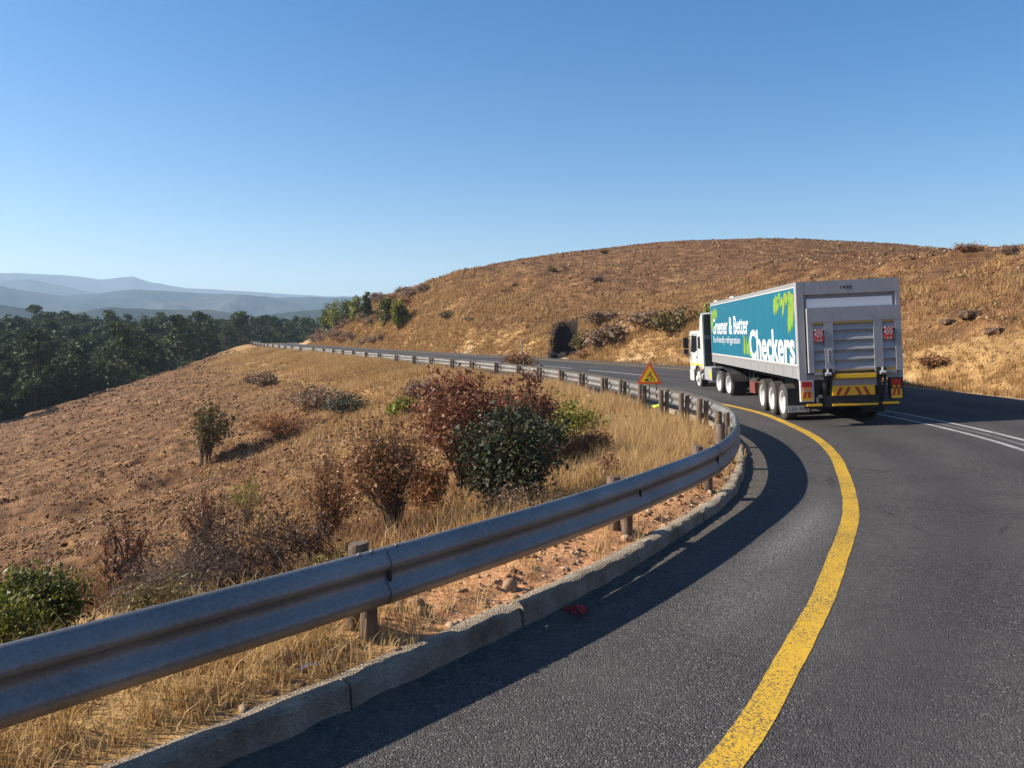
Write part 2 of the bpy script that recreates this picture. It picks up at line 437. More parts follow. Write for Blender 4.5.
# ------------------------------------------------------------------ road
def asphalt():
    n = N('asphalt'); p = n.pos()
    ag = n.voro(p, 88.0, out='Color'); agd = n.voro(p, 88.0)
    sep = n.add('ShaderNodeSeparateColor'); n.L(ag, sep.inputs[0])
    base = n.ramp(sep.outputs[0], [(0.0, (0.032, 0.030, 0.030)), (0.55, (0.068, 0.063, 0.061)), (0.90, (0.098, 0.091, 0.086)), (0.985, (0.22, 0.20, 0.185))])
    blot = n.noise(p, 0.55, 6, 0.6); bl2 = n.noise(p, 7.0, 4, 0.7)
    c = n.mix(n.ramp(blot, [(0.40, 0.0), (0.68, 0.65)]), base, (0.105, 0.098, 0.092))
    c = n.mix(n.math('MULTIPLY', n.ramp(bl2, [(0.45, 0.0), (0.8, 1.0)]), 0.35), c, (0.028, 0.027, 0.03))
    ck = n.voro(p, 0.42, feature='DISTANCE_TO_EDGE'); ckd = n.math('ADD', ck, n.math('MULTIPLY', n.math('SUBTRACT', n.noise(p, 3.0, 5, 0.7), 0.5), 0.10))
    ckm = n.math('MULTIPLY', n.ramp(n.math('ABSOLUTE', ckd), [(0.0, 1.0), (0.008, 0.0)]), n.ramp(n.noise(p, 0.25, 3), [(0.52, 0.0), (0.6, 0.8)]))
    c = n.mix(ckm, c, (0.018, 0.018, 0.02))
    stain = n.ramp(n.noise(p, 0.9, 6, 0.7, 0.8), [(0.60, 0.0), (0.75, 0.6)])
    c = n.mix(stain, c, (0.030, 0.029, 0.030))
    wn = n.math('MULTIPLY', n.attr('worn'), n.ramp(n.noise(p, 30, 6, 0.8), [(0.44, 0.0), (0.60, 1.0)]))
    c = n.mix(n.math('MULTIPLY', wn, 0.9), c, (0.34, 0.33, 0.315))
    c = n.mix(n.math('MULTIPLY', n.attr('track'), 0.5), c, (0.036, 0.035, 0.037))
    c = n.mix(n.math('MULTIPLY', n.attr('dust'), n.ramp(n.noise(p, 9, 6, 0.75), [(0.40, 0.0), (0.7, 0.9)])), c, (0.20, 0.16, 0.115))
    h = n.math('SUBTRACT', n.math('MULTIPLY', sep.outputs[1], 0.5), agd)
    return n.bsdf(c, 0.82, normal=n.bump(h, 0.9, 0.012), spec=0.16)
M['asphalt'] = asphalt()

def strip(name, s0, s1, us, dz, mat, step=0.35, attrs=None, jitter=None, kind='structure', parent=None):
    """a sheet along the road between offsets us (list of callables or numbers)"""
    S = np.arange(s0, s1, step)
    i = np.interp(S, ARC, np.arange(len(ARC)))
    ip = lambda a: np.interp(i, np.arange(len(ARC)), a)
    cx, cy = ip(CUR[:, 0]), ip(CUR[:, 1]); tx, ty = ip(TAN[:, 0]), ip(TAN[:, 1]); l = np.hypot(tx, ty); nx, ny = ty / l, -tx / l
    e, cl = ip(CUR[:, 3]), ip(CUR[:, 2])
    U = np.stack([u(S, cl, e) if callable(u) else np.full(len(S), float(u)) for u in us], 1)
    if jitter: U = U + jitter * np.stack([vnoise(S * 9, S * 0 + 5.5 * j, 31 + j) + vnoise(S * 2.3, S * 0 + 1.5 * j, 33 + j) for j in range(len(us))], 1)
    X = cx[:, None] + nx[:, None] * U; Y = cy[:, None] + ny[:, None] * U
    Z = super_z(U, S[:, None] + 0 * U) + dz
    a, b = U.shape
    I = (np.arange(a - 1)[:, None] * b + np.arange(b - 1)[None])
    F = np.stack([I, I + 1, I + b + 1, I + b], -1).reshape(-1, 4)
    at_ = attrs(U.ravel(), np.repeat(S, b), X.ravel(), Y.ravel()) if attrs else None
    o = np_mesh(name, np.stack([X.ravel(), Y.ravel(), Z.ravel()], 1), F, mat, attrs=at_, smooth=True, parent=parent)
    return tag(o, kind=kind)

S_END = ARC[-1] - 2
YS = [0, 2.7, 4, 5.2, 6.5, 7.9, 9.7, 11.4, 14, 16.2, 17.8, 20, 22, 30, 50]
YU = [2.55, 2.52, 2.28, 2.12, 1.93, 1.78, 1.64, 1.66, 1.86, 2.1, 2.27, 2.65, 2.75, 2.6, 2.4]
YOFF = lambda S: np.convolve(np.pad(np.interp(S - S0, YS, YU), 6, mode='edge'), np.ones(13) / 13, 'valid') if len(S) > 13 else np.interp(S - S0, YS, YU)
def road_attrs(u, s, x, y):
    worn = np.exp(-((u - 1.36) / 0.22) ** 2) * np.exp(-(((s - S0) - 7.6) / 1.7) ** 2)
    worn = np.maximum(worn, 0.45 * np.exp(-((u - 1.5) / 0.3) ** 2) * np.exp(-(((s - S0) - 5.2) / 1.0) ** 2))
    tr = sum(np.exp(-((u - c) / 0.33) ** 2) for c in (2.95, 4.7, 6.5, 8.2))
    return dict(worn=worn, track=tr, dust=np.maximum(1 - sstep(0.25, 1.0, u), 0.5 * sstep(9.2, 10.3, u)))
Uroad = [0.0, 0.3, 0.6, 1.0, 1.3, 1.6, 1.8, 2.0, 2.35, 2.7, 3.1, 3.6, 4.1, 4.6, 5.0, lambda S, c, e: c, lambda S, c, e: c + 0.5,
         lambda S, c, e: c + 1.2, lambda S, c, e: c + 2.0, lambda S, c, e: c + 2.8, lambda S, c, e: e - 1.0, lambda S, c, e: e - 0.4,
         lambda S, c, e: e + 0.05 + 0.10 * vnoise(S * 1.1, S * 0, 61)]
strip('road', 2.0, S_END, Uroad, 0.0, M['asphalt'], attrs=road_attrs)

def line_mat(name, col, wear, edge=True):
    n = N(name); p = n.pos()
    ag = n.voro(p, 95.0, out='Color'); sep = n.add('ShaderNodeSeparateColor'); n.L(ag, sep.inputs[0])
    w_ = n.noise(p, 60, 5, 0.8); w2 = n.noise(p, 1.3, 4, 0.6)
    chip = n.ramp(n.math('ADD', n.math('ADD', n.math('MULTIPLY', sep.outputs[0], 0.35), n.math('MULTIPLY', w_, 0.8)), n.math('MULTIPLY', w2, 0.5)), [(wear, 1.0), (wear + 0.10, 0.0)])
    c = n.mix(n.math('MULTIPLY', n.noise(p, 3.1, 5, 0.7), 0.45), col, tuple(x * 0.62 for x in col))
    c = n.mix(n.math('MULTIPLY', chip, 0.85), c, (0.06, 0.055, 0.05))
    return n.bsdf(c, 0.75, normal=n.bump(n.math('MULTIPLY', sep.outputs[1], 1.0), 0.7, 0.010), spec=0.25)
M['yellow_line'] = line_mat('yellow_line', (0.60, 0.36, 0.030), 0.70)
M['white_line'] = line_mat('white_line', (0.50, 0.50, 0.49), 0.72)
M['faded_line'] = line_mat('faded_line', (0.40, 0.40, 0.39), 0.98)
strip('yellow_edge_line', 2.0, S_END, [lambda S, c, e: YOFF(S) - 0.10, lambda S, c, e: YOFF(S), lambda S, c, e: YOFF(S) + 0.10], 0.004, M['yellow_line'], step=0.12, jitter=0.007)
S20 = station_of(4.8, 19.0)
SDBL = station_of(3.0, 31.0)
for a in (-0.28, 0.28):
    strip('white_centre_line', 2.0, SDBL, [lambda S, c, e, a=a: c + a - 0.055, lambda S, c, e, a=a: c + a + 0.055], 0.004, M['white_line'], step=0.25, jitter=0.012)
strip('worn_centre_line', 2.0, SDBL, [lambda S, c, e: c - 0.05, lambda S, c, e: c + 0.05], 0.004, M['faded_line'], step=0.25, jitter=0.02)
SD = station_of(0.3, 40.6)
k = 0
while SD + k * 9.0 < S_END - 10:
    strip('white_lane_dash', SD + k * 9.0 - 3.4, SD + k * 9.0 + 3.6, [lambda S, c, e: c - 0.07, lambda S, c, e: c + 0.07], 0.004, M['white_line'], step=0.3, jitter=0.01)
    k += 1
strip('far_edge_line', SDBL, S_END, [lambda S, c, e: e - 1.35, lambda S, c, e: e - 1.23], 0.004, M['yellow_line'], step=0.4, jitter=0.02)

# ------------------------------------------------------------------ kerb
def kerb_mat():
    n = N('kerb_concrete'); p = n.pos()
    a = n.noise(p, 3.0, 6, 0.65); b = n.noise(p, 45, 5, 0.7); v = n.voro(p, 70)
    c = n.ramp(a, [(0.28, (0.22, 0.165, 0.11)), (0.5, (0.42, 0.345, 0.255)), (0.75, (0.60, 0.52, 0.41))])
    c = n.mix(n.math('MULTIPLY', n.ramp(b, [(0.3, 1.0), (0.5, 0.0)]), 0.6), c, (0.11, 0.085, 0.065))
    h = n.math('ADD', n.math('MULTIPLY', b, 0.7), n.math('MULTIPLY', v, 0.5))
    return n.bsdf(c, 0.92, normal=n.bump(h, 1.0, 0.04), spec=0.2)
M['kerb'] = kerb_mat()
def kerb():
    V, F = [], []
    s = S0 - 12; SB = station_of(-0.2, 6.45)
    while s < S_KERB + 6:
        near = s < SB
        e = min(s + (2.3 if near else 2.0), SB if near else 1e9, S_KERB + 6)
        top = 0.10 if near else 0.125
        u0, u1 = (0.13, 0.40) if near else (0.20, 0.385)
        a0 = len(V); S = np.linspace(s + 0.012, e - 0.012, 34)
        lean = random.uniform(-0.012, 0.012)
        for q, ss in enumerate(S):
            p, t, nn = at(ss)
            nz = lambda f, sd: float(vnoise(np.array([ss * f]), np.array([0.0]), sd)[0])
            rg = 0.055 if near else 0.03
            j = lean + rg * nz(5, 71) + rg * 0.7 * nz(14, 72)
            ko = float(np.interp(ss - S0, [0, 2, 4, 6.5, 8.7, 10, 12.8, 15, 18], [.40, .36, .30, .23, .165, .125, .135, .2, .3])); u0, u1 = ko - (0.22 if near else 0.17), ko
            prof = [(u0, -0.24), (u0 + 0.01 + 0.03 * nz(2.3, 73), top - 0.02 + 0.015 * nz(3, 74)), ((u0 + u1) / 2, top + 0.3 * rg * nz(8, 75)),
                    (u1 - 0.035 + j, top - 0.002 + 0.3 * rg * nz(11, 76)), (u1 - 0.006 + j, top - 0.020 + 0.5 * rg * nz(13, 77)), (u1 + 0.012 + j * 0.7, top * 0.5 - 0.06), (u1 + 0.03 + j * 0.3, -0.24)]
            for uu, z in prof: V.append((p[0] + nn[0] * uu, p[1] + nn[1] * uu, z))
        m = 7
        for q in range(len(S) - 1):
            for i in range(m - 1):
                a = a0 + q * m + i; F.append((a, a + 1, a + m + 1, a + m))
        F3.append([a0 + i for i in range(m)]); F3.append([a0 + (len(S) - 1) * m + i for i in range(m)][::-1])
        s = e
    return V, F
F3 = []
kv, kf = kerb()
ko_ = np_mesh('kerb', np.array(kv), [np.array(kf)[:, ::-1], np.array(F3)], M['kerb'], smooth=True); ko_.data.set_sharp_from_angle(angle=math.radians(32)); tag(ko_, kind='structure')

# ------------------------------------------------------------------ guardrail
def steel():
    n = N('galvanised_steel'); p = n.obj()
    a = n.noise(p, 1.1, 5, 0.6); b = n.noise(p, 18, 5, 0.75); sp = n.voro(p, 60, out='Color')
    sep = n.add('ShaderNodeSeparateColor'); n.L(sp, sep.inputs[0])
    c = n.ramp(a, [(0.3, (0.14, 0.135, 0.125)), (0.55, (0.22, 0.21, 0.195)), (0.8, (0.31, 0.29, 0.265))])
    c = n.mix(n.math('MULTIPLY', n.ramp(b, [(0.5, 0.0), (0.75, 1.0)]), 0.5), c, (0.23, 0.20, 0.17))
    c = n.mix(n.math('MULTIPLY', sep.outputs[0], 0.12), c, (0.7, 0.7, 0.7))
    r = n.math('ADD', 0.36, n.math('MULTIPLY', b, 0.22))
    return n.bsdf(c, r, 0.45, normal=n.bump(n.math('ADD', b, n.math('MULTIPLY', a, 3.0)), 0.10, 0.01), spec=0.5)
def timber():
    n = N('weathered_timber'); o = n.obj()
    mp = n.add('ShaderNodeMapping'); mp.inputs['Scale'].default_value = (1, 1, 0.08); n.L(o, mp.inputs['Vector'])
    g = n.noise(mp.outputs[0], 45, 6, 0.7); b = n.noise(o, 5, 4, 0.6)
    oi = n.add('ShaderNodeObjectInfo')
    c = n.ramp(g, [(0.3, (0.055, 0.034, 0.022)), (0.5, (0.165, 0.108, 0.072)), (0.72, (0.31, 0.23, 0.165))])
    c = n.mix(n.math('MULTIPLY', n.ramp(b, [(0.4, 0.0), (0.7, 1.0)]), 0.5), c, (0.30, 0.26, 0.22))
    c = n.mix(n.math('MULTIPLY', oi.outputs['Random'], 0.45), c, (0.16, 0.115, 0.085))
    return n.bsdf(c, 0.88, normal=n.bump(g, 1.0, 0.04), spec=0.2)
def rust():
    n = N('dark_steel'); o = n.obj(); return n.bsdf(n.ramp(n.noise(o, 30, 4), [(0.3, (0.03, 0.028, 0.027)), (0.7, (0.10, 0.085, 0.07))]), 0.6, 0.5)
M['steel'], M['timber'], M['rust'] = steel(), timber(), rust()
M['reflector'] = paint('reflector_face', (0.10, 0.10, 0.09), 0.25)
RT = 0.765
PROF = [(0.006, 0), (0.026, -0.003), (0.060, -0.050), (0.088, -0.098), (0.094, -0.120), (0.086, -0.138), (0.046, -0.166), (0.030, -0.180), (0.026, -0.210),
        (0.034, -0.235), (0.066, -0.282), (0.088, -0.312), (0.092, -0.334), (0.082, -0.360), (0.046, -0.408), (0.020, -0.415)]
def beam_panel(s0, s1, off):
    S = np.linspace(s0, s1, max(4, int((s1 - s0) / 0.22)))
    P = np.array(PROF); m = len(P); rows = []
    seg = np.gradient(P, axis=0); nrm = np.stack([-seg[:, 1], seg[:, 0]], 1); nrm /= np.linalg.norm(nrm, axis=1)[:, None]
    inner = (P - nrm * 0.005)[::-1]
    full = np.concatenate([P, inner]); m2 = len(full)
    for ss in S:
        p, t, nn = at(ss)
        wob = 0.010 * float(vnoise(np.array([ss * 0.5]), np.array([0.]), 88)[0])
        dr = 0.012 * float(vnoise(np.array([ss * 0.21]), np.array([4.]), 89)[0])
        for a, z in full: rows.append((p[0] + nn[0] * (a - 0.05 + off + wob), p[1] + nn[1] * (a - 0.05 + off + wob), RT + z + dr))
    F = []
    for q in range(len(S) - 1):
        for i in range(m2):
            j = (i + 1) % m2; a = q * m2
            F.append((a + i, a + j, a + m2 + j, a + m2 + i))
    return np.array(rows), np.array(F)

rail = empty('guardrail', (*CUR[np.argmin(np.abs(ARC - S0 - 4)), :2], 0), label='long galvanised steel crash barrier on timber posts along the outside of the bend', cat='guardrail')
RM = Matrix.Translation(-Vector(rail.location))
posts = [station_of(x, y) for x, y in [(-0.98, 5.46), (1.33, 8.36), (2.85, 10.75), (3.9, 13.3), (4.52, 15.9), (4.79, 18.4), (4.75, 20.2), (4.56, 22.1), (4.27, 24.1),
         (3.95, 26.2), (3.55, 28.3), (3.0, 31.1), (2.3, 34.0), (1.5, 37.0), (0.5, 40), (-0.7, 43), (-2.2, 46.8), (-3.7, 50), (-5.5, 54), (-7.2, 58), (-9.2, 62.3), (-11.3, 66.6)]]
posts = [posts[0] - 4.0, posts[0] - 8.0] + posts
s = posts[-1] + 4.6
while s < station_of(-66, 205):
    posts.append(s); s += 5.2 if s < S0 + 95 else 7.5
posts = sorted(posts)
cuts = [posts[0] - 2] + [p + 0.22 for p in posts] + [posts[-1] + 4]
for i, (a, b) in enumerate(zip(cuts, cuts[1:])):
    V, F = beam_panel(a - 0.14, b + 0.14, 0.007 * (i % 2))
    np_mesh('rail_panel', V - np.array(rail.location), F, M['steel'], rail, smooth=True).data.set_sharp_from_angle(angle=math.radians(50))

def post_mesh(r, h0, h1, name, seed, notch=False):
    rnd = random.Random(seed); bm = bmesh.new()
    nseg = 16; rings = []
    for z in (h0, 0.0, 0.25, 0.5, h1 - 0.02, h1):
        rr = r * (1 + rnd.uniform(-.02, .02)) * (0.96 if z == h1 else 1)
        rings.append([bm.verts.new((rr * math.cos(a) * (1 + 0.02 * math.sin(3 * a + seed)), rr * math.sin(a), z + (0.012 * math.sin(a + seed) if z > h1 - 0.03 else 0))) for a in (2 * math.pi * k / nseg for k in range(nseg))])
    for a, b in zip(rings, rings[1:]):
        for k in range(nseg): bm.faces.new((a[k], a[(k + 1) % nseg], b[(k + 1) % nseg], b[k]))
    bm.faces.new(rings[-1]); bm.faces.new(rings[0][::-1])
    bmesh.ops.recalc_face_normals(bm, faces=bm.faces)
    me = bpy.data.meshes.new(name); bm.to_mesh(me); bm.free()
    me.polygons.foreach_set('use_smooth', np.ones(len(me.polygons), bool)); me.set_sharp_from_angle(angle=math.radians(40))
    me.materials.append(M['timber']); return me
post_me = [post_mesh(0.074, -0.9, RT - 0.035 + 0.02 * k, 'post', k) for k in range(3)]
block_me = [post_mesh(0.062, RT - 0.44, RT - 0.055 + 0.015 * k, 'spacer_block', k + 9) for k in range(2)]
def bolt_bm(r, h):
    bm = bmesh.new(); tube(bm, [(0, 0, 0), (0, 0, h * 0.6), (0, 0, h)], [r, r * 0.95, r * 0.5], 10); return bm
bm = bolt_bm(0.017, 0.014); bmesh.ops.recalc_face_normals(bm, faces=bm.faces)
bolt_me = bpy.data.meshes.new('bolt'); bm.to_mesh(bolt_me); bm.free(); bolt_me.materials.append(M['steel'])
def refl_bm():
    bm = bmesh.new()
    prism(bm, [(-0.045, -0.04), (0.045, -0.04), (0.045, 0.04), (-0.045, 0.04)], 'z', 0.0, 0.012)
    prism(bm, [(0.02, -0.04), (0.045, -0.04), (0.045, 0.04), (0.02, 0.04)], 'z', 0.0125, 0.05)
    bmesh.ops.recalc_face_normals(bm, faces=bm.faces); return bm
bm = refl_bm(); refl_me = bpy.data.meshes.new('reflector'); bm.to_mesh(refl_me); bm.free(); refl_me.materials.append(M['rust'])
def child(name, me, parent, wloc, rot=(0, 0, 0)):
    o = bpy.data.objects.new(name, me); link(o, parent); o.location = Vector(wloc) - Vector(rail.location); o.rotation_euler = rot; return o
for i, s in enumerate(posts):
    p, t, nn = at(s); ang = math.atan2(nn[1], nn[0])
    far = s > S0 + 30
    rnd = random.Random(i)
    pp = p - nn * 0.275
    po = child('post', post_me[i % 3], rail, (pp[0], pp[1], 0), (rnd.uniform(-.03, .03), rnd.uniform(-.03, .03), rnd.uniform(0, 6)))
    pb = p - nn * 0.115
    child('spacer_block', block_me[i % 2], rail, (pb[0], pb[1], 0), (0, rnd.uniform(-.02, .02), rnd.uniform(0, 6)))
    if s < S0 + 14:
        rot = (math.pi / 2, 0, ang + math.pi / 2)
        for ds, dz in ((-0.16, -0.015), (-0.05, -0.015), (0.18, -0.015), (0.30, -0.265), (-0.22, -0.265), (0.12, -0.215)):
            q, t2, n2 = at(s + ds)
            off = 0.018 if dz > -0.1 else (0.016 if dz < -0.24 else 0.0)
            if dz > -0.1:
                child('bolt', bolt_me, rail, (q[0] - n2[0] * 0.018, q[1] - n2[1] * 0.018, RT - 0.006), (0, 0.35, math.atan2(n2[1], n2[0])))
            else:
                child('bolt', bolt_me, rail, (q[0] + n2[0] * (-0.05 + 0.02), q[1] + n2[1] * (-0.05 + 0.02), RT + dz + 0.02), rot)
        q, t2, n2 = at(s + 0.07)
        child('reflector', refl_me, rail, (q[0] - n2[0] * 0.044, q[1] - n2[1] * 0.044, RT - 0.207), rot)
# ------------------------------------------------------------------ far hills, in layers out to five kilometres
def hill_mat(name, cols, scale):
    n = N(name); p = n.pos()
    a = n.noise(p, scale, 6, 0.62); b = n.noise(p, scale * 6, 5, 0.6)
    f = n.math('ADD', n.math('MULTIPLY', a, 0.7), n.math('MULTIPLY', b, 0.3))
    return n.bsdf(n.ramp(f, [(0.36, cols[0]), (0.5, cols[1]), (0.64, cols[2])]), 1.0, spec=0.0)
M['hill_near'] = hill_mat('wooded_hill', ((0.014, 0.026, 0.022), (0.030, 0.042, 0.034), (0.095, 0.072, 0.055)), 0.006)  # woodland tones, cooled with a little painted haze
M['hill_far'] = hill_mat('far_hill', ((0.022, 0.038, 0.040), (0.045, 0.058, 0.055), (0.10, 0.092, 0.075)), 0.003)  # blue-green base puts part of the haze into the colour
def hill_range(name, dist, depth, sky, mat, seed, az=(-75, 40), rough=1.0):
    """a ridge: crest heights follow the skyline, slopes fall to the valley on both sides"""
    A = np.radians(np.arange(az[0], az[1] + .01, 0.12)); Rr = np.linspace(dist - depth, dist + depth * 0.8, 60)
    R, T = np.meshgrid(Rr, A, indexing='ij')
    X, Y = R * np.sin(T), R * np.cos(T)
    px = 512 + 770 * np.tan(np.clip(T, -1.2, 1.2))
    xs, ys = np.array(sky).T
    crest = 2.3 + (335 - np.interp(px, xs, ys)) / 770 * dist * np.cos(T)
    w_ = np.abs(R - dist) / np.where(R < dist, depth, depth * 0.8)
    spur = fbm(X / (dist * 0.06), Y / (dist * 0.06), seed, 5)
    prof = np.clip(1 - w_ ** 1.25, 0, 1)
    Z = -88 + (crest + 88) * prof + spur * dist * 0.022 * rough * (1 - prof) * prof * 4 + fbm(X / (dist * .018), Y / (dist * .018), seed + 5, 4) * dist * 0.0016 * rough
    nr, nt = R.shape; i = np.arange(nr - 1)[:, None] * nt + np.arange(nt - 1)[None]
    F = np.stack([i, i + 1, i + nt + 1, i + nt], -1).reshape(-1, 4)
    tag(np_mesh(name, np.stack([X.ravel(), Y.ravel(), Z.ravel()], 1), F, mat, smooth=True), kind='structure')
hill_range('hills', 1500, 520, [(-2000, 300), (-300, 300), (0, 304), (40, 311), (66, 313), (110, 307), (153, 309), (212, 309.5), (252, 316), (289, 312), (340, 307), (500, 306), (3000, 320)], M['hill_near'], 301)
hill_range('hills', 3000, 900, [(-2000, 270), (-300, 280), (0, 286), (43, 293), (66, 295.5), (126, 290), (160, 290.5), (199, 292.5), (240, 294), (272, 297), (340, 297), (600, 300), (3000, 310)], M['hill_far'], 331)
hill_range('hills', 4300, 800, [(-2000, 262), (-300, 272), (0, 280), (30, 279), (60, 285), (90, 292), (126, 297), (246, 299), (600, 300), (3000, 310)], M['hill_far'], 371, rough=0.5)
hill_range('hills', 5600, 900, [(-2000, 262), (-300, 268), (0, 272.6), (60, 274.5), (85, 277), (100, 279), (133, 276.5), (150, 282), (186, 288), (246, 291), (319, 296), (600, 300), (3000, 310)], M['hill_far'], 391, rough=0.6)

# the air between: one closed box of even haze
bm = bmesh.new(); box(bm, -6800, 6800, -6800, 6800, -112, 500)
hz = N('haze')
pv = hz.add('ShaderNodeVolumePrincipled'); pv.inputs['Density'].default_value = 0.00017
pv.inputs['Color'].default_value = (0.58, 0.78, 1.0, 1); pv.inputs['Anisotropy'].default_value = 0.15
hz.L(pv.outputs[0], hz.out.inputs['Volume'])
tag(bm_obj('haze', bm, hz.m), kind='stuff')
# ------------------------------------------------------------------ plants
M['bark'] = paint('bark', (0.11, 0.078, 0.055), 0.9, dirt=0.5, spec=0.15, scale=9)
M['twig'] = paint('grey_twig', (0.20, 0.155, 0.125), 0.9, dirt=0.4, spec=0.15, scale=9)
M['leaf_forest'] = leaf_mat('forest_leaf', [(0.0, (0.016, 0.028, 0.009)), (0.5, (0.056, 0.080, 0.020)), (1.0, (0.17, 0.19, 0.052))], 0.75, 0.2)
M['leaf_red'] = leaf_mat('red_brown_leaf', [(0.0, (0.085, 0.034, 0.020)), (0.45, (0.235, 0.083, 0.048)), (0.8, (0.36, 0.165, 0.085)), (1.0, (0.17, 0.14, 0.05))], 0.5, 0.3)
M['leaf_dark'] = leaf_mat('dark_green_leaf', [(0.0, (0.014, 0.020, 0.011)), (0.55, (0.035, 0.050, 0.022)), (0.85, (0.075, 0.085, 0.035)), (1.0, (0.16, 0.085, 0.045))], 0.62, 0.15)
M['leaf_twig'] = leaf_mat('withered_leaf', [(0.0, (0.05, 0.026, 0.017)), (0.5, (0.14, 0.070, 0.040)), (1.0, (0.30, 0.165, 0.09))], 0.6, 0.25)
M['leaf_dry'] = leaf_mat('dry_brown_leaf', [(0.0, (0.11, 0.046, 0.022)), (0.5, (0.27, 0.13, 0.056)), (1.0, (0.46, 0.26, 0.12))], 0.6, 0.3)
M['leaf_lime'] = leaf_mat('yellow_green_leaf', [(0.0, (0.075, 0.085, 0.012)), (0.5, (0.21, 0.22, 0.030)), (1.0, (0.40, 0.37, 0.060))], 0.5, 0.35)
M['leaf_olive'] = leaf_mat('olive_leaf', [(0.0, (0.055, 0.050, 0.016)), (0.5, (0.15, 0.115, 0.034)), (1.0, (0.29, 0.215, 0.07))], 0.55, 0.3)
M['leaf_green'] = leaf_mat('mid_green_leaf', [(0.0, (0.026, 0.042, 0.008)), (0.5, (0.095, 0.120, 0.018)), (1.0, (0.26, 0.27, 0.045))], 0.45, 0.3)
M['leaf_scrub'] = leaf_mat('grey_scrub_leaf', [(0.0, (0.12, 0.072, 0.046)), (0.5, (0.25, 0.16, 0.10)), (1.0, (0.38, 0.27, 0.17))], 0.7, 0.25)
M['leaf_rust'] = leaf_mat('rust_grass', [(0.0, (0.19, 0.07, 0.026)), (0.5, (0.33, 0.145, 0.06)), (1.0, (0.46, 0.25, 0.11))], 0.7, 0.3)
M['grass_gold'] = leaf_mat('dry_grass', [(0.0, (0.25, 0.135, 0.05)), (0.5, (0.50, 0.32, 0.125)), (1.0, (0.70, 0.52, 0.27))], 0.7, 0.3)
M['grass_slope'] = leaf_mat('slope_grass', [(0.0, (0.20, 0.105, 0.042)), (0.5, (0.40, 0.235, 0.09)), (1.0, (0.58, 0.39, 0.18))], 0.75, 0.3)

M['stubble'] = leaf_mat('stubble', [(0.0, (0.080, 0.038, 0.021)), (0.45, (0.205, 0.098, 0.052)), (1.0, (0.39, 0.235, 0.13))], 0.8, 0.2)

def leaf_quads(P, size, R, up=0.35, aspect=0.55):
    """one folded diamond per point"""
    n = len(P)
    d = R.normal(size=(n, 3)); d[:, 2] += up; d /= np.linalg.norm(d, axis=1)[:, None]
    a = R.normal(size=(n, 3)); a -= d * (a * d).sum(1)[:, None]; a /= np.linalg.norm(a, axis=1)[:, None]
    nn = np.cross(d, a)
    L = (size * np.exp(R.normal(-0.12, 0.38, n)))[:, None]
    b = P - d * L * 0.5; t = P + d * L * 0.5; mid = P + nn * L * 0.10
    l = mid + a * L * aspect * 0.5; r = mid - a * L * aspect * 0.5
    V = np.stack([b, l, t, r], 1).reshape(-1, 3)
    F = np.arange(4 * n).reshape(-1, 4)
    return V, F

